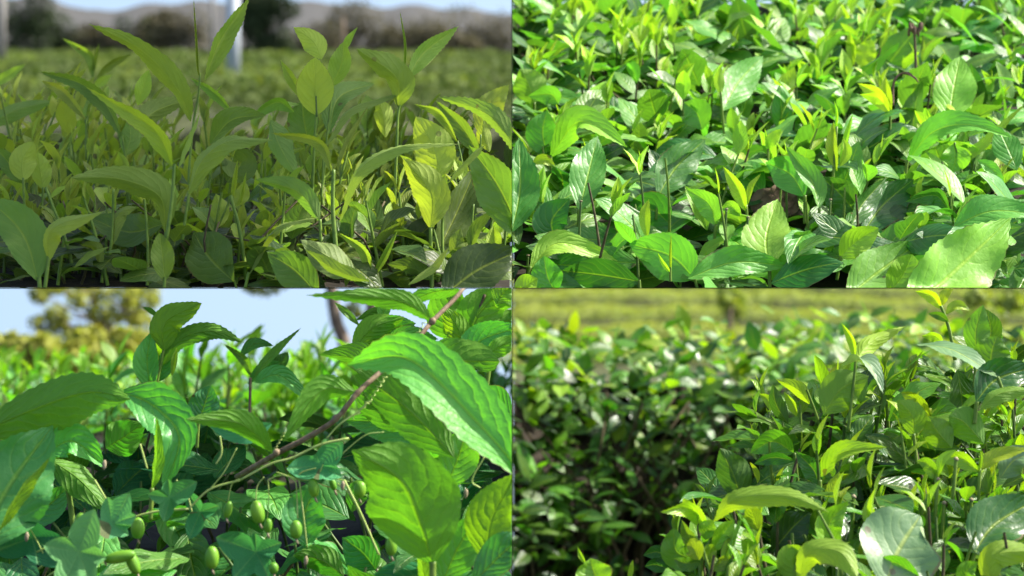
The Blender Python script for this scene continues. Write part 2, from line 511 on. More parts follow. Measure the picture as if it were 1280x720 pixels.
# ------------------------------------------------------------------ procedural foliage between the hand-placed shoots
class Proc:
    """All procedural leaves and stems of one panel, each remembered by its bush."""
    def __init__(self, panel, mat):
        self.panel, self.mat = panel, mat
        self.leaves = []                                    # (bush, Geo)
        self.stems = {}                                     # bush -> Geo

    def leaf(self, bush, base, direction, up, length, width, age, bend, fold, seed, wave=0.03, shape='tea', n=11, across=2, serr=0.0, twist=0.0):
        R = random.Random(seed)
        D = direction.normalized()
        nn = up - D * up.dot(D)
        if nn.length < 1e-3: nn = Vector((1, 0, 0.1)) - D * D.x
        nn.normalize()
        mid = [base.copy()]
        st = length / (n - 1)
        ang = math.radians(bend) / (n - 1)
        sidev = D.cross(nn).normalized()
        cur = D.copy()
        for i in range(n - 1):
            cur = Matrix.Rotation(-ang * (0.4 + 1.2 * i / (n - 1)), 3, sidev) @ cur
            mid.append(mid[-1] + cur * st)
        Sv, Nv = [], []
        for i in range(n):
            T = (mid[min(n - 1, i + 1)] - mid[max(0, i - 1)]).normalized()
            a = math.radians(twist) * i / (n - 1)
            s = (sidev * math.cos(a) + sidev.cross(T) * -math.sin(a))
            s = (s - T * s.dot(T)).normalized()
            Sv.append(s); Nv.append(s.cross(T))
        g = Geo()
        leaf_geo(g, mid, Sv, Nv, width, age, R.random(), fold, shape, across, serr, wave, R.uniform(1.2, 3.0), R.uniform(0, 0.5), seed)
        self.leaves.append((bush, g))

    def shoot(self, bush, root, axis, height, size, age0, age1, n, R, stem_r=0.0011, spread=(85, 20), tip=True, stem_mat=0, segn=11):
        """A tea shoot: leaves spiral up the stem, lower ones older, larger and flatter."""
        ax = axis.normalized()
        ref = Vector((1, 0.2, 0)) - ax * ax.x
        ref.normalize()
        b2 = ax.cross(ref)
        ph = R.uniform(0, 6.28)
        lean = Vector((R.uniform(-1, 1), R.uniform(-1, 1), 0)) * 0.12 * height
        pts = [root + ax * (height * k / 5) + lean * (k / 5) ** 2 for k in range(6)]
        if bush not in self.stems: self.stems[bush] = Geo()
        tube(self.stems[bush], pts, stem_r * 1.3, stem_r * 0.8, 5, mi=stem_mat, cap=False)
        for i in range(n):
            k = (i + 0.6) / n
            an = ph + i * 2.4 + R.uniform(-0.3, 0.3)
            rad = ref * math.cos(an) + b2 * math.sin(an)
            el = spread[0] + (spread[1] - spread[0]) * k + R.uniform(-14, 14)
            e = math.radians(el)
            D = ax * math.cos(e) + rad * math.sin(e)
            age = age0 + (age1 - age0) * k ** 1.3 + R.uniform(-0.10, 0.10)
            ln = size * (1.05 - 0.45 * k) * R.uniform(0.75, 1.2)
            q = k * 5; qi = min(4, int(q))
            base = pts[qi].lerp(pts[qi + 1], q - qi)
            self.leaf(bush, base + D * 0.003, D, ax, ln, ln * R.uniform(0.42, 0.54), min(1, max(0, age)), R.uniform(15, 75) * (1.1 - 0.6 * k), R.uniform(6, 30) + 14 * k, R.randrange(10 ** 6), R.uniform(0.0, 0.06), n=segn, twist=R.uniform(-25, 25))
        if tip:
            self.leaf(bush, pts[-1], ax + lean * 2, ref, size * R.uniform(0.35, 0.55), size * 0.10, min(1, age1 + 0.1), 8, 50, R.randrange(10 ** 6), 0, 'bud', 7, 2)
            self.leaf(bush, pts[-1], ax + ref * R.uniform(0.2, 0.5), ref * -1, size * R.uniform(0.5, 0.75), size * 0.26, min(1, age1), 12, 38, R.randrange(10 ** 6), 0.01, 'tea', 9, 2)

    def finish(self, bushes, limit=95):
        """Leaves seen largest from the viewpoint become parts of their own; the rest of a bush is its foliage."""
        # leaves that would grow across a hand-placed one are pruned away
        HV, HF = [], []
        for g in HERO[self.panel]:
            o = len(HV); HV += g.v; HF += [tuple(k + o for k in q) for q in g.f]
        ht = BVHTree.FromPolygons(HV, HF)
        memo = {}
        def hero_depth(p):
            x, y = int((p.x / p.y / K + 640) // 4), int((360 - p.z / p.y / K) // 4)
            if (x, y) not in memo:
                h = ht.ray_cast(Vector((0, 0, 0)), P(x * 4 + 2, y * 4 + 2, 1).normalized())
                memo[x, y] = h[0].y if h[0] is not None else 0
            return memo[x, y]
        kept = []
        for b, g in self.leaves:
            pts = g.v[::3]
            hits = sum(1 for p in pts if hero_depth(p) > p.y)
            if hits <= 0.12 * len(pts): kept.append((b, g))
        self.leaves = kept
        V, F, own = [], [], []
        for i, (b, g) in enumerate(self.leaves):
            o = len(V)
            for p in g.v: V.append(clampv(p, self.panel))
            for q in g.f:
                F.append(tuple(k + o for k in q)); own.append(i)
        seen = {}
        if V:
            tree = BVHTree.FromPolygons(V, F)
            x0, x1 = (0, 640) if self.panel[1] == 'L' else (640, 1280)
            y0, y1 = (0, 360) if self.panel[0] == 'T' else (360, 720)
            yy = y0 + 2
            while yy < y1:
                xx = x0 + 2
                while xx < x1:
                    hit = tree.ray_cast(Vector((0, 0, 0)), P(xx, yy, 1).normalized())
                    if hit[2] is not None: seen[own[hit[2]]] = seen.get(own[hit[2]], 0) + 1
                    xx += 4
                yy += 4
        per = {}
        for i, (b, g) in enumerate(self.leaves): per.setdefault(b, []).append(i)
        for b, ids in per.items():
            root = bushes[b]
            ids.sort(key=lambda i: -seen.get(i, 0))
            big = [i for i in ids[:limit] if seen.get(i, 0) >= 4]
            bs = set(big)
            for i in big: self.leaves[i][1].build('leaf', self.mat, root, self.panel)
            rest = Geo()
            for i in ids:
                if i in bs: continue
                g = self.leaves[i][1]
                o = len(rest.v)
                rest.v += g.v; rest.f += [tuple(k + o for k in q) for q in g.f]; rest.uv += g.uv; rest.col += g.col; rest.mi += g.mi
            if rest.v:
                fo = rest.build('foliage', self.mat, root, self.panel)
                fo['kind'] = 'stuff'
        for b, g in self.stems.items():
            st = g.build('stems' if False else 'twig_work', [M['green_stem'], M['twig'], M['dark_stem']], bushes[b], self.panel)
            st['kind'] = 'stuff'


def scatter_leaves(geo, centre, radii, n, size, ages, R, shell=0.55, mi=0, flat=0.0):
    """Small leaf-sized faces through an ellipsoid clump, for crowns seen far off."""
    for _ in range(n):
        while True:
            q = Vector((R.uniform(-1, 1), R.uniform(-1, 1), R.uniform(-1, 1)))
            if shell * shell * R.random() < q.length_squared < 1: break
        p = centre + Vector((q.x * radii[0], q.y * radii[1], q.z * radii[2]))
        nrm = (q + Vector((R.uniform(-1, 1), R.uniform(-1, 1), R.uniform(-0.2, 1.2) + flat))).normalized()
        a = nrm.cross(Vector((R.uniform(-1, 1), R.uniform(-1, 1), R.uniform(-1, 1)))).normalized()
        b = nrm.cross(a)
        s = size * R.uniform(0.6, 1.3)
        v = [p - a * s, p - a * (s * 0.2) + b * (s * 0.42) + nrm * (s * 0.12), p + a * s - nrm * (s * 0.15), p - a * (s * 0.2) - b * (s * 0.42) + nrm * (s * 0.12)]
        geo.add(v, [(0, 1, 2, 3)], [(0, .5), (.4, 1), (1, .5), (.4, 0)], (R.uniform(*ages), R.random(), 0), mi)


def sheet_mesh(name, xs, ys, zf, mat, kind='structure', parent=None):
    v, f = [], []
    for y in ys:
        for x in xs: v.append((x, y, zf(x, y)))
    n = len(xs)
    for j in range(len(ys) - 1):
        for i in range(n - 1):
            a = j * n + i
            f.append((a, a + 1, a + n + 1, a + n))
    me = bpy.data.meshes.new(name)
    me.from_pydata(v, [], f)
    me.materials.append(mat)
    me.polygons.foreach_set("use_smooth", [True] * len(me.polygons))
    o = link(name, me, parent)
    if kind: o['kind'] = kind
    return o


def box_obj(name, x0, x1, y0, y1, z0, z1, mat, parent=None):
    v = [(x, y, z) for z in (z0, z1) for y in (y0, y1) for x in (x0, x1)]
    f = [(0, 2, 3, 1), (4, 5, 7, 6), (0, 1, 5, 4), (2, 6, 7, 3), (0, 4, 6, 2), (1, 3, 7, 5)]
    me = bpy.data.meshes.new(name)
    me.from_pydata(v, [], f)
    me.materials.append(mat)
    return link(name, me, parent)

# ================================================================== the setting
# boards that part the four plantings: one upright sheet whose pale top is added to soften the sun, one level shelf with soil on it
sb = thing('shelf_board', 'thin dark green shelf edge running level between the upper and lower plantings', 'shelf', (0, 2.6, 0))
for sx in (-1, 1):
    yb = 2.86 if sx < 0 else 3.32
    yf = 2.10 if sx < 0 else 2.19
    v = [(sx * 0.0009, yf), (sx * .217 * yf, yf), (sx * .218 * yb, yb), (sx * 0.0009, yb)]
    me = bpy.data.meshes.new('plank')
    vv = [(x, y - 2.6, z) for z in (-0.0004, 0.0004) for x, y in v]
    me.from_pydata(vv, [], [(3, 2, 1, 0), (4, 5, 6, 7), (0, 1, 5, 4), (1, 2, 6, 5), (2, 3, 7, 6), (3, 0, 4, 7)])
    me.materials.append(M['board'])
    link('plank', me, sb)
up = thing('divider_and_diffuser', 'thin upright divider with an added pale top that softens sun on the dull planting', 'divider', (0, 2.6, 0))
for prof, mt in (([(-0.30, 0.0008), (0.68, 0.0008), (0.68, 0.42), (-0.30, 0.293)], 'board'), ([(-0.30, 0.295), (0.68, 0.422), (0.68, 0.85), (-1.05, 0.85), (-1.05, 0.212)], 'sheet'), ([(-0.30, -0.0008), (-0.30, -0.55), (2.3, -0.55), (2.3, -0.0008)], 'board')):
    n = len(prof)
    me = bpy.data.meshes.new('panel')
    me.from_pydata([(x, y, z) for x in (-0.0003, 0.0003) for y, z in prof], [], [tuple(range(n)), tuple(range(2 * n - 1, n - 1, -1))] + [(i, (i + 1) % n, n + (i + 1) % n, n + i) for i in range(n)])
    me.materials.append(M[mt])
    link('panel', me, up)


def lin(a, b, n): return [a + (b - a) * i / (n - 1) for i in range(n)]


# upper soil banks on the shelf
def tl_z(x, y): return 0.001 + max(0, y - 2.0) * 0.062
def tr_z(x, y): return 0.001 + max(0, y - 2.16) * 0.335
def bumpy(x, y, a): return a * (math.sin(x * 31 + y * 17) + math.sin(x * 53 - y * 41) * 0.6 + math.sin(x * 97 + y * 83) * 0.3)
sheet_mesh('soil', [-0.002 - 0.8 * i / 40 for i in range(41)], lin(2.05, 2.85, 40), lambda x, y: 0.0006 if y < 2.055 else tl_z(x, y) + abs(bumpy(x, y, .002)), M['soil'])
sheet_mesh('soil', [0.002 + 0.71 * i / 40 for i in range(41)], lin(2.19, 3.31, 40), lambda x, y: 0.0006 if y < 2.195 else tr_z(x, y) + abs(bumpy(x, y, .002)), M['soil'])

# lower ground: knoll that falls away on one side, a path and a rising hillside on the other
def bl_z(x, y):
    return -0.27 + 0.012 * bumpy(x * .3, y * .3, 1) if y < 5.6 else -0.27 - 0.16 * (y - 5.6)
def br_z(x, y):
    if y < 6: return -0.56 - 0.03 * (y - 2) + 0.004 * bumpy(x, y, 1)
    if y < 58: return -0.68 - 0.026 * (y - 6)
    return -2.03 + (y - 58) * 0.15
ys = lin(0.4, 4, 40) + lin(4.2, 12, 30) + lin(12.5, 60, 60) + [80, 120, 200, 400, 900]
sheet_mesh('ground', [-400, -150, -60, -20, -8] + lin(-4, -0.002, 60), ys, bl_z, M['soil'])
sheet_mesh('hillside', lin(0.002, 4, 60) + [8, 20, 60, 150, 400], [y for y in ys if y < 58] + [58, 60, 65, 70, 80, 100], br_z, M['earth'])

# far field above the upper planting, its tree line and hills
def field_z(x, y): return 0.1003 * y - 0.746
xs = lin(-60, 3, 42)
def spur():
    v, f = [], []
    yy = lin(20, 165, 40)
    for y in yy:
        for x in xs: v.append((x * (y / 165), y, field_z(x, y) + 0.05 * math.sin(x * 2 + y)))
    n = len(xs)
    for j in range(len(yy) - 1):
        for i in range(n - 1):
            a = j * n + i
            f.append((a, a + 1, a + n + 1, a + n))
    b = len(v)
    for y in yy:
        for x in xs: v.append((x * (y / 165), y, min(field_z(x, y) - 0.4, 0.03 * y + 0.1)))
    for j in range(len(yy) - 1):
        for i in range(n - 1):
            a = b + j * n + i
            f.append((a, a + n, a + n + 1, a + 1))
    for i in range(n - 1): f.append((i, b + i, b + i + 1, i + 1))
    for j in range(len(yy) - 1):
        for i in (0, n - 1):
            a = j * n + i
            f.append((a, a + n, b + a + n, b + a))
    me = bpy.data.meshes.new('field')
    me.from_pydata(v, [], f)
    me.materials.append(M['earth'])
    o = link('field', me); o['kind'] = 'structure'
spur()

# rows of tea across that field
def tea_row(panel, y, x0, x1, zf, h, w, label, group, mat, n, size, ages, R, slant=0.0, curve=0.0):
    g = Geo()
    for _ in range(n):
        x = R.uniform(x0, x1)
        dy = R.uniform(-1, 1) * w
        top = math.sqrt(max(0, 1 - (dy / w) ** 2))
        yy = y + dy + slant * x + curve * x * x
        bump = 0.82 + 0.22 * math.sin(x * 2.3 + y) * math.sin(x * 0.9 + y * 1.7)
        z = zf(x, yy) + h * bump * (0.25 + 0.75 * top) * R.uniform(0.72, 1.05)
        p = Vector((x, yy, z))
        nrm = Vector((R.uniform(-1, 1) * .7, dy / w * .5 + R.uniform(-.8, .5), R.uniform(0.1, 1.1))).normalized()
        a = nrm.cross(Vector((R.uniform(-1, 1), R.uniform(-1, 1), R.uniform(-1, 1)))).normalized()
        b = nrm.cross(a); s = size * R.uniform(0.6, 1.3)
        age = min(1, max(0, R.uniform(*ages) * (0.45 + 0.6 * top)))
        g.add([p - a * s, p + b * (s * .42) + nrm * (s * .15), p + a * s, p - b * (s * .42) + nrm * (s * .15)], [(0, 1, 2, 3)], [(0, .5), (.5, 1), (1, .5), (.5, 0)], (age, R.random(), 0))
    o = g.build('tea_row', mat)
    return tag(o, label, 'tea row', group)

R = random.Random(5)
row_y = [20.5, 23, 26, 30, 35, 42, 52, 66, 86, 112, 140]
for i, y in enumerate(row_y):
    where = ['nearest to the young shoots', 'just before the white post', 'right behind the white post', 'fourth in from the young shoots', 'fifth in from the young shoots', 'well past the white post',
             'midway past the white post', 'second past the white post', 'third past the white post', 'second out from the scrub trees', 'along the foot of the scrub trees'][i]
    sc_ = y / 20
    tea_row('TL', y, -0.225 * y, 0.012 * y, field_z, 0.5, 1.0 + 0.03 * y, f'blurred low green tea row across the field, {where}', 'tea rows across the dull field', M['FIELD'], 3200, 0.05 * (1 + .5 * (sc_ - 1)), (0.25, 1.0) if i % 2 else (0.0, 0.45), R)

# hills behind
def ridge(label, y, prof, name='hill'):
    v, f = [], []
    xs_ = lin(-90, 6, 64)
    for x in xs_:
        px = 640 + x / (K * y) * 1.0
        # interpolate the crest
        for (a, za), (b, zb) in zip(prof[:-1], prof[1:]):
            if a <= px <= b: z = za + (zb - za) * (px - a) / (b - a); break
        else: z = prof[0][1] if px < prof[0][0] else prof[-1][1]
        top = (360 - z) * K * y + 0.6 * math.sin(x * 0.7) * .5
        v += [(x * 1.0, y - 90, 12.0), (x, y - 40, 12 + (top - 12) * .55), (x, y, top), (x, y + 120, 10)]
    for i in range(len(xs_) - 1):
        for k in range(3):
            a = i * 4 + k
            f.append((a, a + 4, a + 5, a + 1))
    me = bpy.data.meshes.new(name)
    me.from_pydata(v, [], f); me.materials.append(M['hill'])
    me.polygons.foreach_set("use_smooth", [True] * len(me.polygons))
    o = link(name, me); o['kind'] = 'structure'
ridge('', 400, [(-40, 2), (0, -4), (60, -4), (75, 2), (110, 14), (135, 13), (170, 8), (200, 4), (250, 2), (300, 3), (360, 2), (420, 3), (470, 10), (500, 6), (560, 10), (640, 17)])


def crown_tree(name, label, cat, foot, trunk_h, trunk_r, clumps, n, size, ages, mat, group=None, lean=0.0, kind_trunk='bark', limbs=True):
    t = thing(name, label, cat, foot, group)
    R = random.Random(hash(label) % 1000 if False else int(abs(foot[0] * 77 + foot[1] * 13 + 500)))
    foot = Vector(foot)
    g = Geo()
    top = foot + Vector((lean, 0, trunk_h))
    tube(g, spline([foot, foot.lerp(top, .5) + Vector((lean * .2, 0, 0)), top], 9), trunk_r, trunk_r * .5, 8)
    if limbs:
        for c, rad in clumps:
            c = Vector(c)
            a = foot.lerp(top, R.uniform(.45, .95))
            tube(g, spline([a, a.lerp(c, .5) + Vector((0, 0, .1 * trunk_h * R.uniform(-.3, .6))), c], 6), trunk_r * .35, trunk_r * .1, 5)
    g.build('trunk', M[kind_trunk], t)
    g = Geo()
    tot = sum(r[0] * r[2] for c, r in clumps)
    for c, rad in clumps:
        scatter_leaves(g, Vector(c), rad, max(20, int(n * rad[0] * rad[2] / tot)), size, ages, R)
    cr = g.build('crown', mat, t)
    return t

# scrub line at the far side of the field (150 m), one dark round evergreen before it
def at(px, py, y): return P(px, py, y)
scrub = [(22, 70, 34, 60, 'dark low scrub tree nearest the grey fence pole', 0), (62, 72, 34, 46, 'dark broad scrub tree before the dip of the hill', 0), (100, 72, 22, 30, 'small brown scrub tree below the pale gap in the hills', 1),
         (128, 70, 24, 26, 'brownish scrub tree behind the tip of the tall arched leaf', 1), (165, 70, 20, 36, 'greenish upright scrub tree beyond the tall arched leaf', 0), (196, 70, 14, 40, 'thin greyish scrub tree in the far tree line', 1), (222, 72, 34, 46, 'wide brown scrub tree behind the erect pale bud', 1),
         (400, 74, 36, 34, 'flat brown scrub tree behind the yellow rosette shoot', 1), (462, 74, 44, 54, 'tall domed brown scrub tree between two budded shoots', 1), (540, 76, 46, 42, 'brown scrub tree beyond the spread pale leaf', 1), (600, 76, 46, 50, 'last brown scrub tree where the far line meets the bright planting', 1), (505, 76, 30, 34, 'low brown scrub tree in the middle of the brown thicket', 1), (570, 78, 34, 30, 'short brown scrub tree in front of the brown thicket', 1)]
for i, (px, py, hw, hh, lab, br) in enumerate(scrub):
    hh *= 1.25; hw *= 1.15
    y = 150 + (i % 3) * 3
    foot = at(px, py + 6, y); u = K * y
    R2 = random.Random(i)
    cl = []
    for k in range(10):
        cl.append((at(px + R2.uniform(-.9, .9) * hw, py - R2.uniform(.1, .8) * hh, y), (hw * .6 * u, hw * .4 * u, hh * .42 * u)))
    crown_tree('scrub_tree', lab, 'tree', foot, hh * .6 * u, .08, cl, 2200, 0.16, (0.2, 1.0) if br else (0, .5), M['SCRUB'] if br else M['DARKTREE'], 'scrub trees along the far edge of the field')
R2 = random.Random(77)
y = 120
cl = [(at(335 + R2.uniform(-.8, .8) * 32, 68 - R2.uniform(.0, 1.0) * 76, y), (18 * K * y, 14 * K * y, 16 * K * y)) for _ in range(24)]
crown_tree('evergreen_tree', 'dense dark round evergreen tree standing right of the white post', 'tree', at(335, 80, y), 2.2, .12, cl, 7500, 0.12, (0, .6), M['DARKTREE'])

# posts of the field fence
def post(name, label, px0, px1, py_top, py_bot, y, mat):
    x0, x1 = P(px0, 0, y).x, P(px1, 0, y).x
    zb, zt = P(0, py_bot, y).z, P(0, py_top, y).z
    t = thing(name, label, 'post', ((x0 + x1) / 2, y, zb))
    g = Geo(); r = (x1 - x0) / 2
    tube(g, [Vector(((x0 + x1) / 2, y, zb)), Vector(((x0 + x1) / 2, y, zt))], r, r, 16)
    g.build('shaft', mat, t)
    g = Geo()
    tube(g, [Vector(((x0 + x1) / 2, y, zt + .002)), Vector(((x0 + x1) / 2, y, zt + r))], r * 1.1, r * .4, 16)
    g.build('cap', mat, t)
post('white_post', 'white round post standing in the field behind the tall budded shoot', 283, 300, -34, 110, 24.6, M['white_post'])
post('fence_pole', 'blurred grey fence pole at the outer edge of the dull field', -3, 7, -40, 88, 70, M['grey_post'])
post('fence_pole', 'thin pale fence pole just left of the white post', 263, 268, -30, 76, 110, M['grey_post'])
post('fence_pole', 'thin brown fence pole beside the yellow rosette shoot', 427, 431, 22, 78, 110, M['bark'])

# ================================================================== upper dull planting: young shoots over dark old leaves
D0 = 2.12
shoot('TL', 'tall tea shoot with erect pale bud and long saw-edged leaf arching to the left', (239, 300), D0, [
    L([(238, 152), (222, 112), (176, 62), (111, 30)], (2.12, 2.06), 36, .62, roll=42, side='u', fold=10, rnd=.3),
    L([(249, 96), (247, 55), (242, -2)], 2.12, 12, .72, roll=15, side='t', fold=58, shape='bud', name='bud', wave=0),
    L([(256, 100), (276, 50), (312, -4)], (2.12, 2.16), 34, .62, roll=-18, side='t', fold=34, rnd=.6),
    L([(292, 142), (268, 116), (238, 97)], (2.14, 2.16), 16, .60, roll=25, side='t', fold=30)],
    [S([(238, 300), (236, 230), (241, 160), (248, 120), (250, 92)], D0, 2.6, 1.8)])
shoot('TL', 'blurred close tea shoot with one pale arched leaf crossing before the tall shoot', (213, 300), 1.93, [
    L([(216, 208), (190, 160), (108, 109)], (1.93, 1.90), 30, .80, roll=28, side='t', fold=22, rnd=.7),
    L([(222, 212), (232, 180), (250, 140)], (1.93, 1.95), 13, .75, roll=60, side='u', fold=22)],
    [S([(208, 300), (215, 250), (218, 205)], 1.93, 3.6, 2.8)])
shoot('TL', 'tea shoot whose grey-green saw-edged leaf reaches out above the blurred field', (160, 260), 2.2, [
    L([(152, 172), (132, 130), (100, 104), (48, 89)], (2.2, 2.24), 27, .40, roll=22, side='t', fold=26, rnd=.5),
    L([(108, 150), (80, 116), (52, 101)], (2.25, 2.3), 17, .80, roll=30, side='t', fold=20),
    L([(163, 180), (190, 142), (246, 121)], (2.22, 2.28), 30, .30, roll=-15, side='u', fold=14, rnd=.1),
    L([(172, 132), (180, 108), (186, 87)], 2.32, 22, .80, roll=10, side='t', fold=20),
    L([(157, 195), (163, 170), (160, 150)], 2.2, 28, .35, roll=10, side='u', fold=10)],
    [S([(160, 270), (158, 210), (153, 170)], 2.2, 2.4, 1.8), S([(108, 200), (108, 148)], 2.25, 2.0)])
shoot('TL', 'small blurred far tea shoot with two arched leaves rising before the scrub', (116, 175), 2.95, [
    L([(116, 98), (112, 70), (78, 48)], 2.95, 15, .55, roll=20, side='t', fold=25),
    L([(120, 98), (138, 80), (165, 67)], 2.95, 13, .55, roll=-25, side='t', fold=25),
    L([(117, 90), (120, 70), (124, 54)], 2.95, 9, .55, roll=0, fold=45, shape='bud', name='bud'),
    L([(116, 112), (128, 102), (140, 93)], 2.93, 12, .8, roll=10)],
    [S([(115, 180), (116, 88)], 2.95, 2.2, 1.6)])
shoot('TL', 'yellow-green rosette shoot with a broad spoon-shaped leaf lit through and a spotted leaf', (394, 250), 2.1, [
    L([(395, 144), (394, 108), (394, 72)], (2.10, 2.08), 47, .97, roll=4, side='u', fold=6, shape='oval', wave=0.01, rnd=.6),
    L([(402, 74), (392, 52), (367, 34)], 2.14, 31, .97, roll=-12, side='u', fold=12, rnd=.7),
    L([(414, 108), (427, 80), (430, 52)], 2.15, 31, .66, roll=10, side='t', fold=22, shape='oval'),
    L([(430, 66), (436, 52), (447, 34)], 2.17, 13, .68, roll=25, side='t', fold=30),
    L([(381, 126), (366, 100), (351, 75)], 2.12, 17, .75, roll=30, side='t', fold=20),
    L([(411, 168), (424, 122), (468, 104)], (2.15, 2.22), 34, .32, roll=22, side='t', fold=14, rnd=.9),
    L([(386, 182), (380, 150), (378, 124)], 2.2, 42, .34, roll=10, side='t', fold=14, rnd=.9)],
    [S([(390, 260), (393, 180), (396, 140)], 2.1, 2.6, 2.2), S([(402, 260), (408, 180), (416, 105)], 2.14, 2.2, 1.7), S([(396, 146), (394, 90)], 2.094, 1.3, .8, name='midrib', mat='dark_stem')])
shoot('TL', 'tea shoot showing a long narrow leaf seen on edge below the budded shoot', (405, 240), 2.08, [
    L([(405, 184), (440, 136), (512, 113)], (2.08, 2.1), 24, .58, roll=66, side='u', fold=14),
    L([(368, 140), (345, 128), (310, 150)], 2.14, 20, .45, roll=25, side='t', fold=20),
    L([(320, 150), (345, 134), (375, 130)], (2.16, 2.2), 18, .55, roll=40, side='t')],
    [S([(402, 250), (405, 182)], 2.08, 2.0, 1.6)])
shoot('TL', 'straight tea shoot with slim erect bud, spread pale leaf and cupped dark leaf', (495, 260), 2.1, [
    L([(507, 86), (508, 55), (500, 14)], 2.1, 11, .62, roll=20, side='t', fold=55, shape='bud', name='bud', wave=0),
    L([(510, 98), (530, 66), (573, 33)], (2.1, 2.14), 29, .55, roll=-14, side='t', fold=24, rnd=.8),
    L([(498, 134), (494, 96), (446, 61)], (2.1, 2.06), 42, .55, roll=20, side='u', fold=20, shape='oval', rnd=.2),
    L([(482, 172), (478, 140), (470, 128)], 2.2, 26, .95, roll=5, side='u')],
    [S([(493, 262), (496, 180), (498, 140), (506, 110), (507, 84)], 2.1, 2.8, 1.8)])
shoot('TL', 'tea shoot bending a thick green leaf out of the frame over a yellow one', (600, 300), 2.1, [
    L([(655, 200), (612, 145), (548, 121)], (2.0, 2.1), 30, .50, roll=26, side='u', fold=22, rnd=.4),
    L([(600, 170), (610, 135), (636, 106)], 2.28, 38, .97, roll=10, side='u', fold=14),
    L([(572, 178), (550, 142), (518, 130)], 2.16, 16, .62, roll=32, side='t', fold=26),
    L([(600, 195), (578, 160), (545, 126)], 2.26, 26, .45, roll=20, side='t', fold=20),
    L([(612, 190), (605, 168), (604, 150)], 2.2, 20, .95, side='u')],
    [S([(598, 300), (600, 220), (601, 168)], 2.2, 2.2, 1.6), S([(588, 250), (572, 176)], 2.16, 2.0, 1.5)])
shoot('TL', 'large oval yellow leaf lit from behind above the blurred arching leaf', (548, 320), 2.06, [
    L([(549, 222), (542, 185), (520, 146)], 2.08, 52, .96, roll=6, side='u', fold=8, shape='oval', rnd=.55)],
    [S([(552, 320), (549, 220)], 2.08, 2.2, 1.8)])
shoot('TL', 'pointed yellow leaf on a thick stalk beside the glossy dark leaf', (538, 345), 2.0, [
    L([(538, 286), (537, 240), (503, 197)], (2.0, 1.98), 50, .93, roll=10, side='u', fold=18, rnd=.5)],
    [S([(540, 362), (538, 284)], 2.0, 4.0, 3.2)])
shoot('TL', 'forked blurred close shoot sweeping one narrow leaf right across the yellow leaf', (418, 310), 1.94, [
    L([(424, 278), (446, 216), (498, 184), (576, 180)], (1.93, 1.90), 28, .66, roll=52, side='u', fold=20, rnd=.5),
    L([(416, 218), (398, 178), (338, 166)], (1.94, 1.97), 17, .72, roll=25, side='t', fold=24),
    L([(421, 216), (436, 178), (462, 130)], (1.94, 1.97), 12, .72, roll=50, side='t', fold=24)],
    [S([(420, 312), (416, 260), (417, 212)], 1.94, 4.4, 3.4)])
shoot('TL', 'broad smooth leaf with pale midrib crowding the edge above the glossy dark leaf', (640, 330), 1.97, [
    L([(655, 300), (622, 232), (586, 182)], (1.97, 1.95), 60, .38, roll=8, side='t', fold=16, rnd=.9),
    L([(560, 228), (585, 198), (606, 181)], 1.92, 17, .75, roll=55, side='u', fold=20)],
    [S([(650, 345), (652, 298)], 1.97, 3)])
shoot('TL', 'glossy dark leaf with pale midrib standing behind the pointed yellow leaf', (542, 335), 2.04, [
    L([(545, 318), (568, 272), (598, 204)], (2.02, 2.06), 50, .20, roll=-10, side='t', fold=22, rnd=.2)],
    [S([(543, 350), (545, 316)], 2.04, 3.6, 3)])
shoot('TL', 'green leaf arching to the right over the small dark leaves near the middle', (236, 290), 2.0, [
    L([(234, 246), (252, 202), (285, 177), (341, 175)], (2.0, 1.97), 34, .60, roll=40, side='u', fold=18, rnd=.3),
    L([(262, 180), (290, 150), (333, 144)], (2.12, 2.1), 34, .40, roll=30, side='t', fold=20),
    L([(338, 150), (348, 180), (372, 222)], (2.1, 2.05), 34, .35, roll=-25, side='u', fold=14)],
    [S([(228, 300), (236, 242)], 2.0, 3, 2.4)])
shoot('TL', 'large drooping dark green leaf curled over like a hook, near the left corner', (206, 330), 1.98, [
    L([(207, 292), (199, 246), (150, 224), (88, 222)], (2.0, 1.93), 44, .50, roll=24, side='u', fold=20, rnd=.1)],
    [S([(206, 330), (207, 290)], 2.0, 3, 2.6)])
shoot('TL', 'big pale leaf rising from the lower left corner beside a yellow folded leaf', (50, 352), 1.9, [
    L([(48, 352), (28, 292), (-20, 244)], (1.9, 1.92), 60, .42, roll=-6, side='t', fold=20, rnd=.9, cup=.3),
    L([(60, 328), (66, 286), (130, 264)], (1.9, 1.88), 34, .90, roll=40, side='u', fold=22, rnd=.5)],
    [S([(50, 362), (49, 346)], 1.9, 4), S([(56, 362), (61, 320)], 1.9, 3.6)])
shoot('TL', 'pair of round yellow-green leaves upright on one stalk at the outer edge', (31, 262), 2.1, [
    L([(29, 226), (28, 200), (42, 177)], 2.1, 36, .95, roll=5, side='u', fold=14, shape='oval', rnd=.5),
    L([(54, 236), (50, 212), (47, 190)], 2.12, 28, .88, roll=14, side='u', fold=14, shape='oval'),
    L([(27, 230), (12, 205), (-8, 182)], 2.14, 26, .35, roll=12, side='t', fold=18),
    L([(60, 250), (75, 238), (88, 232)], 2.08, 9, .75, roll=40)],
    [S([(31, 270), (29, 222)], 2.1, 2.4, 2), S([(52, 270), (54, 234)], 2.12, 2)])
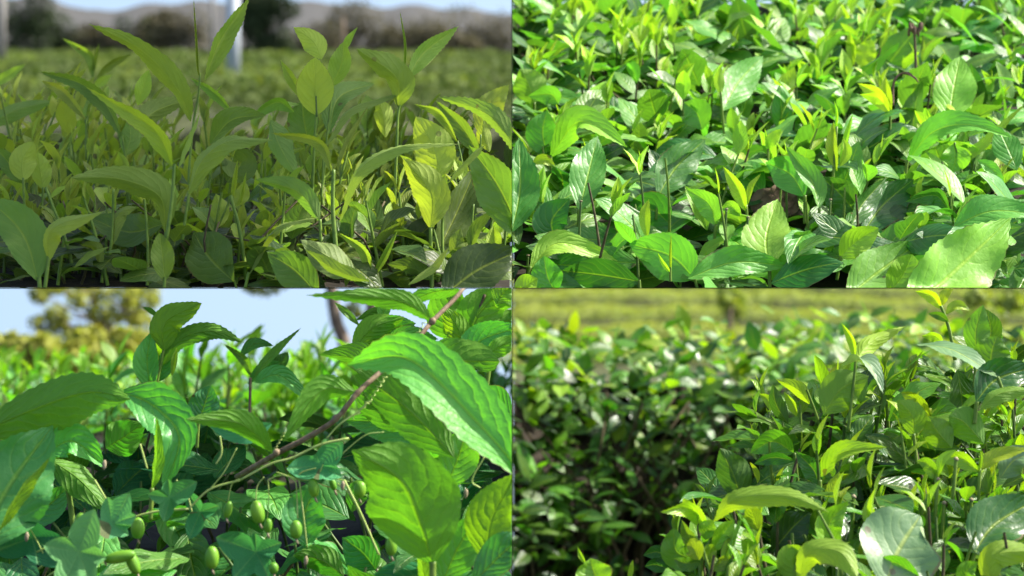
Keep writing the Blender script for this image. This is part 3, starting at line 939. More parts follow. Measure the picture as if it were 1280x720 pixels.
shoot('TL', 'thick dark leaf bowing to a stump between the forked shoot and the small bud cluster', (398, 300), 2.0, [
    L([(400, 276), (372, 240), (318, 224)], (1.98, 2.02), 30, .38, roll=28, side='u', fold=18),
    L([(310, 345), (345, 286), (402, 271)], (1.96, 1.94), 15, .65, roll=58, side='u', fold=18)],
    [S([(402, 330), (400, 274)], 1.98, 3), S([(306, 362), (311, 340)], 1.96, 3)])
shoot('TL', 'young bud cluster with two round yellow leaves in the middle of the dark leaves', (262, 292), 2.06, [
    L([(274, 284), (275, 262), (270, 242)], 2.06, 27, .88, roll=0, side='u', fold=20),
    L([(294, 258), (302, 242), (306, 226)], 2.08, 21, .90, roll=8, side='u', fold=20),
    L([(291, 246), (294, 222), (297, 200)], 2.07, 12, .82, roll=0, fold=45, shape='bud', name='bud'),
    L([(300, 255), (304, 235), (308, 214)], 2.08, 9, .8, roll=0, fold=45, shape='bud', name='bud'),
    L([(284, 228), (300, 205), (290, 203)], 2.12, 46, .30, roll=5, side='t', fold=8)],
    [S([(262, 300), (274, 280), (290, 244)], 2.06, 2.4, 1.8), S([(308, 350), (300, 290), (288, 244)], 2.02, 4.2, 2.6)])
shoot('TL', 'slim shoot with a curled leaf tip over a pale lying leaf', (138, 345), 2.02, [
    L([(141, 306), (148, 268), (172, 258)], 2.02, 20, .68, roll=35, side='u', fold=20),
    L([(92, 335), (110, 318), (138, 308)], 1.98, 12, .75, roll=45, side='u'),
    L([(126, 336), (120, 310), (100, 306)], 2.0, 15, .60, roll=30, side='u')],
    [S([(128, 345), (138, 312), (141, 270), (142, 236)], 2.02, 3.2, 2.2), S([(90, 330), (82, 300), (57, 234)], 2.0, 3.2, 2.4)])
shoot('TL', 'blunt light green leaf standing alone near the bottom edge', (204, 358), 1.93, [
    L([(206, 350), (203, 318), (199, 291)], 1.93, 31, .62, roll=0, side='t', fold=16, shape='oval')],
    [S([(205, 364), (206, 346)], 1.93, 3)])
shoot('TL', 'wide old leaf with a brown scar lying below the bud cluster', (290, 350), 1.99, [
    L([(292, 352), (262, 322), (242, 290)], (1.98, 2.04), 62, .33, roll=5, side='t', fold=6, wave=.06, rnd=.6),
    L([(205, 280), (160, 290), (108, 270)], (2.02, 2.06), 46, .28, roll=-25, side='t', fold=8, rnd=.7)],
    [S([(296, 362), (292, 348)], 1.99, 2)])
shoot('TL', 'big dark serrated leaf filling the lower corner beside the bright planting', (545, 362), 1.88, [
    L([(552, 372), (596, 338), (652, 312)], (1.88, 1.9), 66, .06, roll=10, side='t', fold=14, rnd=.3)],
    [S([(545, 376), (553, 370)], 1.88, 3)])
shoot('TL', 'grey-green old leaf with torn tip at the bottom edge, left of a narrow bright leaf', (395, 358), 1.95, [
    L([(398, 370), (368, 338), (334, 316)], 1.93, 48, .34, roll=5, side='t', fold=10, rnd=.95, bite=(.95, .4, .5)),
    L([(445, 345), (412, 322), (376, 300)], 1.9, 44, .10, roll=-25, side='u', fold=12),
    L([(462, 352), (420, 338), (382, 312)], 1.86, 24, .45, roll=40, side='u'),
    L([(462, 350), (456, 315), (424, 291)], 1.97, 18, .72, roll=20, side='t', fold=30),
    L([(466, 348), (482, 320), (497, 288)], 1.97, 15, .62, roll=10, side='t', fold=40),
    L([(510, 356), (540, 334), (562, 308)], 1.86, 15, .8, roll=45, side='u')],
    [S([(462, 364), (464, 344)], 1.97, 2), S([(398, 374), (398, 364)], 1.93, 2)])
shoot('TL', 'short cupped leaf pair low between the narrow leaf and the lower dark corner', (500, 350), 1.98, [
    L([(540, 350), (515, 335), (484, 330)], 1.96, 26, .30, roll=30, side='u'),
    L([(620, 320), (618, 298), (617, 282)], 1.99, 25, .78, side='t', fold=30),
    L([(588, 312), (596, 288), (618, 262)], 2.0, 22, .6, roll=20, side='t', fold=30),
    L([(575, 332), (570, 305), (576, 285)], 2.0, 22, .55, roll=10, side='u')],
    [S([(588, 345), (588, 305), (592, 255)], 2.0, 2.4, 1.8), S([(540, 362), (540, 346)], 1.96, 2)])
for (x, y, lab) in ((0, 158, 'blurred dark leaf reaching in over the outer edge of the planting'),):
    shoot('TL', lab, (-10, 210), 2.5, [L([(-20, 160), (20, 138), (68, 126)], 2.5, 24, .30, roll=20, side='u'), L([(-15, 110), (10, 95), (32, 80)], 2.9, 14, .7, roll=20)], [S([(-14, 215), (-18, 155)], 2.5, 2)])

# procedural bushes filling the rest
tl = Proc('TL', M['TL'])
TLB = [('dark tea bush with old scarred leaves under the hooked leaf', -0.28, 2.1), ('dark tea bush under the bud cluster and the rosette shoot', -0.16, 2.1), ('dark tea bush below the backlit yellow leaves', -0.05, 2.1),
       ('hazy back tea bush rising at the outer edge of the dull planting', -0.45, 2.65), ('hazy back tea bush behind the tall budded shoot', -0.30, 2.65), ('hazy back tea bush behind the edge of the dull planting, next to the bright one', -0.12, 2.65)]
tl_bushes = [thing('tea_bush', lab, 'tea bush', (x, y, tl_z(x, y)), 'tea bushes of the dull planting') for lab, x, y in TLB]
def tl_bush(x, y):
    b = min(range(3), key=lambda i: abs(x - TLB[i][1])) if y < 2.4 else 3 + min(range(3), key=lambda i: abs(x - TLB[3 + i][1]))
    return b
R = random.Random(21)
for i in range(400):                                       # old lower leaves, near rows
    y = 1.95 + .6 * R.random() ** 1.2; x = R.uniform(-0.22, -0.002) * y
    z = tl_z(x, y) + R.uniform(.002, .075) * min(1, .45 + (y - 1.95) * 1.6)
    D = Vector((R.uniform(-1, 1), R.uniform(-1, .5), R.uniform(-.2, .5)))
    tl.leaf(tl_bush(x, y), Vector((x, y, z)), D, Vector((R.uniform(-.5, .5), R.uniform(-1.1, .1), 1)), R.uniform(.035, .062), R.uniform(.018, .030), R.uniform(0, .32), R.uniform(0, 50), R.uniform(4, 24), R.randrange(10 ** 6), .04, n=15, across=3, serr=.005)
for i in range(150):
    y = R.uniform(2.0, 2.5) ; x = R.uniform(-0.22, -0.004) * y
    root = Vector((x, y, tl_z(x, y)))
    tl.shoot(tl_bush(x, y), root, Vector((R.uniform(-.2, .2), R.uniform(-.2, .2), 1)), (R.uniform(.04, .085) if y < 2.15 else R.uniform(.06, .125)), R.uniform(.032, .052), R.uniform(.15, .45), R.uniform(.65, 1.0), R.choice((4, 5, 6)), R, stem_r=.0013, spread=(80, 18))
for i in range(150):
    y = R.uniform(2.42, 2.84); x = R.uniform(-0.22, -0.004) * y
    root = Vector((x, y, tl_z(x, y) + R.uniform(-.005, .005)))
    hgt = R.uniform(.08, .145) + (.025 if x < -.42 else 0)
    tl.shoot(tl_bush(x, y), root, Vector((R.uniform(-.25, .25), R.uniform(-.2, .2), 1)), hgt, R.uniform(.040, .062), R.uniform(.3, .55), R.uniform(.65, 1.0), R.choice((5, 6, 7)), R, stem_r=.0013, spread=(80, 18))
for i in range(110):                                        # bare twigs between the leaves
    y = R.uniform(1.98, 2.5); x = R.uniform(-0.22, -0.004) * y
    b = tl_bush(x, y)
    if b not in tl.stems: tl.stems[b] = Geo()
    a = Vector((x, y, tl_z(x, y)))
    tube(tl.stems[b], spline([a, a + Vector((R.uniform(-.02, .02), R.uniform(-.02, .02), .03)), a + Vector((R.uniform(-.04, .04), R.uniform(-.03, .03), R.uniform(.04, .075)))], 6), .0014, .0008, 5, mi=1)
tl.finish(tl_bushes)

# ================================================================== upper bright planting
def T2(x, y): return (640 + x / 2, y / 2)
shoot('TR', 'huge bright leaf lit through beside the lower corner, closest to the viewer', (1150, 380), 1.86, [
    L([(1128, 396), (1192, 340), (1264, 272)], (1.84, 1.90), 92, .62, roll=-4, side='t', fold=12, shape='tea', wave=.07, rnd=.8)], [S([(1140, 392), (1150, 374)], 1.86, 3)])
shoot('TR', 'broad fresh green leaf beside the huge bright leaf with a yellow one on top', (1060, 372), 1.96, [
    L([(1058, 372), (1098, 340), (1150, 302)], (1.94, 1.98), 62, .52, roll=10, side='t', fold=12, rnd=.5),
    L([(1050, 322), (1070, 302), (1098, 285)], 1.98, 42, .78, roll=-12, side='t', fold=20, shape='oval'),
    L([(1110, 368), (1128, 345), (1140, 318)], 1.9, 48, .66, roll=-8, side='t', fold=14, shape='blunt')], [S([(1050, 385), (1060, 370)], 1.94, 3), S([(1046, 350), (1051, 320)], 1.98, 2)])
shoot('TR', 'pale wavy leaf pointing out of the frame above the huge bright leaf', (1300, 280), 1.98, [
    L([(1192, 283), (1240, 264), (1300, 268)], 1.98, 42, .36, glint=.8, side='t', fold=10, wave=.07, rnd=.95)], [S([(1180, 300), (1193, 282)], 1.98, 2)])
shoot('TR', 'tall upright oval light green leaf with ribbed veins', (1188, 165), 2.28, [
    L([(1187, 149), (1192, 112), (1200, 71)], (2.26, 2.3), 54, .60, roll=0, side='t', fold=8, shape='oval', rnd=.7)], [S([(1184, 190), (1187, 147)], 2.26, 2)])
shoot('TR', 'long leaf arched like a bridge below the tall upright leaf', (1135, 215), 2.18, [
    L([(1134, 202), (1165, 166), (1210, 156), (1266, 172)], (2.16, 2.12), 36, .48, glint=.7, roll=0, side='t', fold=18, wave=.05, rnd=.8),
    L([(1172, 196), (1210, 196), (1284, 128)], 2.2, 18, .75, roll=30)], [S([(1130, 240), (1134, 200)], 2.16, 2)])
shoot('TR', 'pointed bright leaf standing just below the dry brown curled leaf', (965, 345), 2.0, [
    L([(962, 336), (958, 296), (972, 249)], (1.99, 2.04), 62, .66, roll=4, side='t', fold=10, rnd=.5, wave=.04),
    L([(860, 348), (918, 328), (986, 333)], (1.97, 1.99), 40, .40, roll=14, side='t', fold=12, wave=.06, rnd=.9)], [S([(962, 364), (962, 334)], 1.99, 2.4)])
shoot('TR', 'pale broad leaf with small yellow buds before it near the bottom edge', (868, 352), 2.0, [
    L([(868, 348), (838, 320), (787, 305)], (1.98, 2.0), 62, .50, roll=6, side='t', fold=10, shape='oval', rnd=.8),
    L([(838, 338), (838, 315), (839, 293)], 1.96, 7, .9, fold=45, shape='bud', name='bud'),
    L([(837, 340), (828, 328), (822, 316)], 1.955, 9, .9, fold=40, shape='bud', name='bud')], [S([(838, 352), (838, 334)], 1.96, 1.8), S([(872, 362), (868, 346)], 1.98, 2)])
shoot('TR', 'dark quilted leaf lying flat along the bottom edge under a yellow-green wavy leaf', (705, 350), 1.97, [
    L([(800, 352), (752, 344), (702, 338)], (1.95, 1.98), 46, .08, roll=12, side='t', fold=8, wave=.06, rnd=.4),
    L([(662, 335), (700, 304), (772, 326)], (1.98, 2.0), 34, .74, roll=26, side='t', fold=14, wave=.05),
    L([(694, 366), (684, 345), (680, 320)], 1.96, 42, .44, roll=4, side='t', fold=8, shape='oval', rnd=.95),
    L([(645, 372), (660, 356), (672, 348)], 1.93, 30, .8, roll=4)], [S([(800, 362), (799, 350)], 1.95, 2), S([(655, 362), (663, 333)], 1.98, 2)])
shoot('TR', 'dull long leaf standing against the divider beside a dark upright leaf', (645, 300), 2.06, [
    L([(640, 290), (650, 235), (649, 172)], (2.04, 2.08), 50, .22, roll=0, side='t', fold=10, rnd=.9),
    L([(724, 264), (736, 215), (747, 170)], (2.06, 2.1), 46, .26, roll=-4, side='t', fold=10, rnd=.8, wave=.05),
    L([(694, 300), (690, 275), (712, 248)], 2.05, 46, .10, roll=5, side='t', fold=12, rnd=.9)], [S([(722, 300), (724, 262)], 2.06, 2.2)])
shoot('TR', 'bright yellow-green leaf arching over a pale serrated leaf near the divider', (690, 215), 2.22, [
    L([(688, 196), (726, 152), (784, 184)], (2.2, 2.16), 40, .66, glint=.6, side='t', fold=20, wave=.03, rnd=.8),
    L([(684, 196), (678, 165), (684, 138)], 2.26, 44, .38, roll=4, side='t', fold=8, rnd=.9),
    L([(664, 205), (680, 200), (695, 210)], 2.15, 14, .9, roll=10)], [S([(690, 230), (688, 194)], 2.2, 2.2)])
shoot('TR', 'dark ribbed leaf leaning to the right above the pale broad leaf', (822, 255), 2.14, [
    L([(822, 246), (846, 208), (882, 174)], (2.12, 2.16), 48, .14, roll=-4, side='t', fold=9, rnd=.6, wave=.04)], [S([(820, 275), (822, 244)], 2.12, 2)])
shoot('TR', 'wide dull green leaf tilted behind a small yellow upright leaf', (905, 150), 2.36, [
    L([(904, 138), (922, 104), (954, 70)], (2.34, 2.4), 44, .34, roll=-5, side='t', fold=9, rnd=.8),
    L([(901, 118), (899, 100), (901, 83)], 2.32, 14, .9, fold=14, side='u'),
    L([(878, 162), (870, 140), (855, 128)], 2.3, 42, .40, roll=6)], [S([(905, 170), (901, 115)], 2.32, 1.6)])
shoot('TR', 'pale leaf and twisted dark leaf hiding one side of the dry brown leaf', (1006, 270), 2.1, [
    L([(1006, 246), (988, 218), (957, 203)], (2.08, 2.12), 46, .38, roll=6, side='t', fold=12, rnd=.95),
    L([(1024, 262), (1014, 225), (982, 182)], (2.06, 2.1), 30, .36, roll=-18, side='t', fold=22, twist=50),
    L([(1076, 274), (1052, 244), (1026, 221)], 2.1, 44, .22, roll=6, side='t', fold=10)], [S([(1006, 280), (1006, 244)], 2.08, 2.2), S([(1024, 290), (1024, 260)], 2.06, 2)])
shoot('TR', 'very dark glossy leaf pair in the gap above the yellow folded leaf', (1068, 300), 2.06, [
    L([(1078, 292), (1104, 256), (1142, 224)], (2.05, 2.1), 52, .04, roll=0, side='t', fold=10, rnd=.7),
    L([(1064, 284), (1078, 255), (1108, 222)], (2.04, 2.08), 30, .10, roll=-25, side='t', fold=22),
    L([(1186, 262), (1168, 244), (1132, 252)], 2.06, 26, .20, roll=20, side='t', wave=.06)], [S([(1070, 312), (1078, 290)], 2.05, 2)])
shoot('TR', 'two-leaf yellow sprout directly left of the dry brown leaf', (934, 300), 2.06, [
    L([(932, 264), (922, 236), (904, 208)], 2.06, 22, .92, roll=10, side='t', fold=28),
    L([(934, 258), (940, 235), (951, 217)], 2.07, 11, .85, roll=30, side='t', fold=30),
    L([(926, 270), (914, 258), (900, 262)], 2.04, 18, .70, roll=12, wave=.08)], [S([(936, 305), (933, 256)], 2.06, 2.2, 1.6)])
shoot('TR', 'tall sprout with three slim yellow leaves and a bare stem in the centre', (1036, 280), 2.1, [
    L([(1046, 214), (1040, 182), (1042, 152)], 2.1, 18, .9, roll=5, fold=28),
    L([(1050, 206), (1058, 172), (1066, 142)], 2.12, 11, .85, roll=10, fold=36),
    L([(1045, 160), (1046, 142), (1043, 126)], 2.11, 9, .88, fold=50, shape='bud', name='bud'),
    L([(1050, 208), (1058, 190), (1054, 172)], 2.09, 14, .85, roll=-10, fold=25)], [S([(1036, 285), (1040, 240), (1046, 158)], 2.1, 2.6, 1.6)])
shoot('TR', 'lone small bright leaf on a thin stalk above the twisted leaf', (962, 230), 2.18, [
    L([(960, 190), (966, 174), (977, 161)], 2.18, 17, .88, roll=5, fold=22),
    L([(961, 188), (958, 172), (956, 160)], 2.18, 6, .85, fold=40, shape='bud', name='bud')], [S([(961, 235), (960, 186)], 2.18, 1.6)])
shoot('TR', 'erect lone yellow leaf beside a cut stalk before the blotched leaf', (808, 330), 2.06, [
    L([(809, 298), (806, 270), (811, 249)], 2.06, 15, .9, roll=0, fold=14),
    L([(838, 280), (812, 262), (778, 282)], 2.12, 50, .22, roll=10, side='t', fold=6, rnd=.9)], [S([(808, 330), (809, 296)], 2.06, 1.6), S([(778, 330), (777, 305), (770, 282)], 2.04, 2.2, 2.0, mat='green_stem')])
shoot('TR', 'crown of bright yellow young leaves left of the withered stalk', (1112, 180), 2.24, [
    L([(1112, 142), (1096, 118), (1072, 104)], 2.24, 22, .98, roll=14, fold=22),
    L([(1114, 140), (1108, 116), (1107, 96)], 2.25, 17, .98, roll=8, fold=25),
    L([(1105, 130), (1095, 122), (1075, 118)], 2.22, 18, 1.0, roll=30)], [S([(1112, 190), (1113, 138)], 2.24, 2, 1.6)])
shoot('TR', 'round vivid yellow leaf high up in the middle of the sunny canopy', (1072, 95), 2.6, [
    L([(1074, 82), (1082, 66), (1090, 50)], 2.6, 28, 1.0, roll=0, fold=10, shape='oval'),
    L([(1067, 80), (1064, 60), (1062, 40)], 2.6, 14, .98, roll=10, fold=24)], [S([(1070, 110), (1070, 78)], 2.6, 1.6)])
shoot('TR', 'olive leaf standing up near the divider above the yellow-green arch', (668, 145), 2.38, [
    L([(668, 130), (660, 105), (650, 86)], 2.38, 44, .62, roll=4, side='u', fold=10, rnd=.3),
    L([(698, 130), (688, 118), (660, 120)], 2.34, 30, .5, roll=20)], [S([(668, 160), (668, 128)], 2.38, 1.8)])
shoot('TR', 'lobed curled yellow-green leaf hanging at the dark gap under the bridge leaf', (1205, 175), 2.14, [
    L([(1192, 180), (1194, 200), (1190, 216)], 2.14, 40, .6, roll=6, side='t', fold=18, wave=.12),
    L([(1222, 200), (1240, 212), (1256, 232)], 2.12, 18, .5, roll=20)], [S([(1206, 240), (1200, 205), (1193, 178)], 2.14, 1.8, 1.4)])
shoot('TR', 'bent yellow leaf pair between the pale broad leaf and the two-leaf sprout', (890, 300), 2.06, [
    L([(884, 288), (872, 258), (856, 232)], 2.06, 26, .62, roll=-20, fold=25),
    L([(895, 282), (886, 255), (858, 236)], 2.05, 32, .60, roll=10, fold=16),
    L([(874, 330), (888, 310), (918, 292)], 2.03, 17, .66, roll=30)], [S([(892, 310), (895, 280)], 2.05, 1.8), S([(866, 350), (875, 328)], 2.03, 1.8)])
# dead things among the leaves
t = thing('dead_leaf', 'dry brown crumpled leaf lying in the dark gap', 'dead leaf', P(968, 255, 2.14))
g = Geo()
R = random.Random(3)
c = P(968, 252, 2.27)
for k in range(5):
    a0 = R.uniform(0, 6.28)
    mid = [c + Vector((math.cos(a0 + q * .9) * .010 * (1 + .1 * q), math.sin(a0 * 1.3 + q * .5) * .006, -.013 + .005 * q + .004 * k * math.cos(k * 2))) for q in range(6)]
    Sd, Nn = frames(spline(mid, 14), Vector((0, -1, .4)))
    leaf_geo(g, spline(mid, 14), Sd, Nn, 0.026, .1, .5, 30, 'tea', 3, .006, .12, 2.5, .6, 40 + k)
HERO['TR'].append(g)
g.build('blade', M['dry'], t, 'TR')
hero_stem(t, 'TR', [(955, 275), (962, 262), (975, 240)], 2.13, 1.6, 1.0, mat='dry', name='stalk')
t = thing('withered_stalk', 'withered black flower stalk with a dry brown head standing straight', 'dead stalk', P(1145, 90, 2.4))
hero_stem(t, 'TR', [(1145, 92), (1144, 60), (1143, 42)], 2.4, 1.8, 1.4, mat='twig')
g = Geo()
for k in range(7):
    a0 = k * .9
    b = P(1144, 40, 2.54)
    tube(g, spline([b, b + Vector((math.cos(a0) * .006, math.sin(a0) * .006, .004)), b + Vector((math.cos(a0) * .007, math.sin(a0) * .007, .010 - .014 * (k % 2)))], 5), .0028, .0012, 6)
g.build('seed_head', M['dry'], t, 'TR')
t = thing('withered_stalk', 'withered brown stalk hooked over at the top below the black flower stalk', 'dead stalk', P(1116, 130, 2.26))
hero_stem(t, 'TR', [(1116, 132), (1117, 104), (1127, 92), (1142, 96), (1148, 103)], 2.26, 1.8, .9, mat='dry')
g = Geo()
mid = spline([P(1124, 92, 2.40), P(1136, 94, 2.395), P(1146, 101, 2.39)], 10)
Sd, Nn = frames(mid, Vector((0, -.6, 1)))
leaf_geo(g, mid, Sd, Nn, .006, .1, .5, 45, 'lance', 2, 0, .05, 2, .2, 9)
g.build('dry_blade', M['dry'], t, 'TR')
for i, (x, y0, y1, lab) in enumerate(((726, 252, 285, 'brown pruned tea stub leaning beside the dark upright leaf'), (908, 262, 300, 'dark pruned tea stub below the two-leaf sprout'), (1038, 250, 285, 'pruned tea stub with pale cut end in front of the tall sprout'), (852, 330, 348, 'short pruned green stub before the pale broad leaf'), (935, 272, 310, 'dark pruned stub standing right of another stub below the sprout'), (660, 320, 345, 'grey pruned twig near the divider in the lower corner'))):
    t = thing('pruned_stub', lab, 'stub', P(x, y1, 2.02), 'pruned stubs in the bright planting')
    hero_stem(t, 'TR', [(x - 2, y1 + 12), (x, y0)], 2.02, 1.7, 1.4, mat='dark_stem' if i != 3 else 'green_stem')
    g = Geo(); tube(g, [P(x, y0, 2.16), P(x, y0 - 1.6, 2.16)], 2.4 * K * 2, 2.0 * K * 2, 8); g.build('cut_end', M['pale_dry'], t, 'TR')

tr = Proc('TR', M['TR'])
TRB = []
names = [['sunny tea bush under the pale serrated leaf by the divider', 'sunny tea bush around the erect lone yellow leaf', 'sunny tea bush around the dry brown leaf', 'sunny tea bush around the huge bright leaf'],
         ['sunny tea bush around the olive standing leaf', 'sunny tea bush around the wide dull tilted leaf', 'sunny tea bush around the crown of yellow young leaves', 'sunny tea bush around the tall upright oval leaf'],
         ['blurred top tea bush next to the divider at the upper edge', 'blurred top tea bush second from the divider at the upper edge', 'blurred top tea bush behind the withered black stalk', 'blurred top tea bush in the outer upper corner']]
for r, yc in enumerate((2.22, 2.55, 3.0)):
    for c_ in range(4):
        x = (c_ + .5) / 4 * .215 * yc
        TRB.append((names[r][c_], x, yc))
tr_bushes = [thing('tea_bush', lab, 'tea bush', (x, y, tr_z(x, y)), 'tea bushes of the bright planting') for lab, x, y in TRB]
def tr_bush(x, y):
    r = 0 if y < 2.38 else (1 if y < 2.75 else 2)
    return r * 4 + max(0, min(3, int(x / (.215 * y) * 4)))
R = random.Random(31)
TRN = Vector((0, -.45, 1)).normalized()
for i in range(1150):
    y = 2.07 + 1.24 * R.random() ** 0.9; x = R.uniform(0.002, 0.217) * y
    root = Vector((x, y, tr_z(x, y) + R.uniform(-.005, .02)))
    D = Vector((R.uniform(-1, 1), R.uniform(-1, .6), R.uniform(-.1, .7)))
    ln = R.uniform(.044, .080)
    tr.leaf(tr_bush(x, y), root + TRN * R.uniform(.0, .05), D, Vector((R.uniform(-.5, .5), R.uniform(-1.0, 0), 1)), ln, ln * R.uniform(.42, .56), R.uniform(.0, .5), R.uniform(5, 60), R.uniform(4, 26), R.randrange(10 ** 6), R.uniform(.01, .07), n=13, across=3, serr=.005)
for i in range(230):
    y = 2.13 + 1.18 * R.random() ** 0.9; x = R.uniform(0.003, 0.217) * y
    root = Vector((x, y, tr_z(x, y)))
    tr.shoot(tr_bush(x, y), root, Vector((R.uniform(-.25, .25), R.uniform(-.35, .1), 1)), R.uniform(.05, .095), R.uniform(.038, .056), R.uniform(.1, .4), R.uniform(.65, 1.0), R.choice((5, 6, 7, 8)), R, stem_r=.0012, spread=(86, 16), stem_mat=R.choice((0, 1, 2)))
for i in range(60):
    y = R.uniform(2.4, 2.9); x = R.uniform(0.003, 0.217) * y
    b = tr_bush(x, y)
    if b not in tr.stems: tr.stems[b] = Geo()
    a = Vector((x, y, tr_z(x, y)))
    tube(tr.stems[b], spline([a, a + Vector((R.uniform(-.02, .02), R.uniform(-.02, .02), .03)), a + Vector((R.uniform(-.03, .03), R.uniform(-.03, .03), R.uniform(.04, .06)))], 6), .0015, .001, 5, mi=R.choice((1, 1, 2)))
for i in range(170):                                       # low leaves hanging over the front of the bank
    y = R.uniform(2.08, 2.24); x = R.uniform(0.002, 0.217) * y
    D = Vector((R.uniform(-1, 1), R.uniform(-.7, .2), R.uniform(-.3, .5)))
    ln = R.uniform(.045, .07)
    tr.leaf(tr_bush(x, y), Vector((x, y, R.uniform(0, .045))), D, Vector((R.uniform(-.5, .5), -1, R.uniform(.2, 1))), ln, ln * R.uniform(.42, .56), R.uniform(0, .45), R.uniform(5, 50), R.uniform(4, 20), R.randrange(10 ** 6), .04, n=15, across=3, serr=.005)
tr.finish(tr_bushes)

# ================================================================== lower blue-green planting with a fruiting vine
def B2(x, y): return (x / 2, 360 + y / 2)
shoot('BL', 'long dark green leaf seen from below reaching in from the outer edge', (-20, 560), 1.82, [
    L([(-40, 548), (40, 512), (110, 490), (163, 499)], (1.85, 1.78), 68, .30, roll=14, side='u', fold=14, wave=.03, rnd=.2)], [S([(-60, 590), (-42, 548)], 1.85, 4)])
shoot('BL', 'glossy teal leaf folded over so that its tip hangs straight down', (192, 640), 1.78, [
    L([(150, 489), (192, 508), (224, 548), (204, 614)], (1.84, 1.80, ), 66, .36, glint=.4, roll=-10, side='t', fold=20, wave=.05, twist=-40, rnd=.9),
    L([(190, 612), (196, 575), (196, 520)], 1.79, 20, .75, roll=40, side='u', fold=20)], [S([(188, 650), (190, 610)], 1.79, 3)])
shoot('BL', 'big dark shiny leaf with a yellow rolled edge low at the outer edge', (-5, 680), 1.72, [
    L([(-30, 690), (10, 610), (66, 532)], (1.72, 1.76), 110, .26, glint=.35, roll=6, side='t', fold=10, wave=.07, rnd=.7),
    L([(-2, 664), (28, 612), (62, 572)], 1.70, 22, .85, roll=45, side='u', fold=20)], [S([(-10, 720), (-4, 662)], 1.71, 4)])
shoot('BL', 'light teal leaf bent like a roof beside the folded hanging leaf', (84, 640), 1.84, [
    L([(58, 566), (92, 552), (132, 585)], 1.83, 50, .48, glint=.5, side='t', fold=24, rnd=.95),
    L([(62, 574), (100, 600), (136, 640)], 1.85, 42, .10, roll=20, side='u'),
    L([(18, 652), (60, 632), (86, 606)], 1.88, 44, .25, roll=6, side='t', rnd=.95),
    L([(132, 560), (152, 548), (182, 528)], 1.86, 48, .30, roll=0, side='u', fold=10)], [S([(92, 660), (82, 600), (62, 570)], 1.86, 4, 3)])
shoot('BL', 'olive spoon-shaped leaf standing up against the sky over a pale leaf', (196, 520), 2.05, [
    L([(204, 438), (208, 402), (252, 379)], (2.04, 2.0), 42, .78, roll=18, side='u', fold=12, shape='oval', rnd=.1),
    L([(189, 490), (184, 450), (190, 414)], 2.06, 38, .50, roll=8, side='t', fold=24, rnd=.9),
    L([(196, 478), (204, 455), (206, 436)], 2.08, 26, .35, roll=-10, side='t', fold=20),
    L([(204, 456), (226, 424), (266, 414), (305, 428)], (2.06, 2.0), 26, .30, roll=10, side='u', fold=14, rnd=0),
    L([(200, 398), (188, 388), (178, 384)], 2.2, 7, .6, side='u'), L([(215, 470), (218, 450), (221, 434)], 2.0, 10, .8, fold=30)], [S([(192, 530), (196, 480), (205, 436)], 2.05, 2.6, 2)])
shoot('BL', 'teal oval leaf standing upright in the gap before the pale canopy', (250, 550), 1.95, [
    L([(248, 528), (256, 505), (263, 482)], 1.94, 40, .14, roll=6, side='t', fold=10, shape='oval', rnd=.95)], [S([(246, 560), (248, 526)], 1.94, 2.4)])
shoot('BL', 'very large bright leaf folded over at its tip, crossed by the brown vine', (520, 610), 1.68, [
    L([(660, 602), (600, 532), (512, 450), (434, 456)], (1.66, 1.74), 84, .54, roll=-16, side='t', fold=18, wave=.02, rnd=.9),
    L([(568, 572), (510, 512), (436, 458)], (1.76, 1.78), 62, .22, roll=10, side='u', fold=10, rnd=.1)], [S([(680, 640), (658, 600)], 1.66, 5)])
shoot('BL', 'huge cupped green leaf seen from its underside with a curled-over rim', (540, 715), 1.66, [
    L([(541, 706), (524, 650), (498, 598), (440, 563)], (1.66, 1.64), 128, .50, roll=14, side='u', fold=16, shape='tea', wave=.05, rnd=.25, cup=.3),
    L([(534, 735), (528, 705), (530, 660)], 1.7, 30, .75, roll=40, side='u')], [S([(541, 740), (541, 702)], 1.66, 4.5)])
shoot('BL', 'broad yellow-green leaf against the divider beside the huge cupped leaf', (620, 715), 1.68, [
    L([(606, 702), (616, 645), (648, 590)], 1.68, 66, .78, roll=6, side='u', fold=8, rnd=.3),
    L([(552, 730), (574, 682), (604, 640)], 1.72, 56, .46, roll=-6, side='t', fold=14, wave=.05, rnd=.6),
    L([(590, 730), (630, 690), (660, 670)], 1.66, 50, .16, roll=10, side='t', rnd=.8)], [S([(606, 725), (606, 698)], 1.68, 4)])
shoot('BL', 'fresh green leaf with a fine pale midrib above the huge cupped leaf', (556, 640), 1.8, [
    L([(556, 612), (574, 568), (584, 528)], 1.8, 52, .58, roll=0, side='t', fold=14, rnd=.7)], [S([(552, 640), (556, 610)], 1.8, 3)])
shoot('BL', 'dark notched leaf overlapping a teal leaf at the divider', (600, 500), 1.86, [
    L([(516, 446), (560, 450), (624, 452)], (1.86, 1.82), 62, .26, roll=6, side='u', fold=12, shape='blunt', wave=.1, rnd=.15, bite=(.68, -.95, .5)),
    L([(574, 452), (604, 424), (656, 408)], 1.9, 44, .40, roll=8, side='t', fold=18, rnd=.95),
    L([(606, 448), (626, 432), (660, 420)], 1.88, 26, .55, roll=10, side='u'),
    L([(640, 520), (615, 500), (596, 488)], 1.9, 44, .2, side='t', rnd=.9)], [S([(606, 500), (612, 455)], 1.86, 3)])
shoot('BL', 'yellow oval leaf hanging by the brown vine near the top', (580, 470), 1.96, [
    L([(580, 440), (572, 410), (552, 384)], 1.95, 32, .96, roll=4, side='u', fold=10, shape='oval', rnd=.4)], [S([(590, 480), (580, 438)], 1.95, 2.4)])
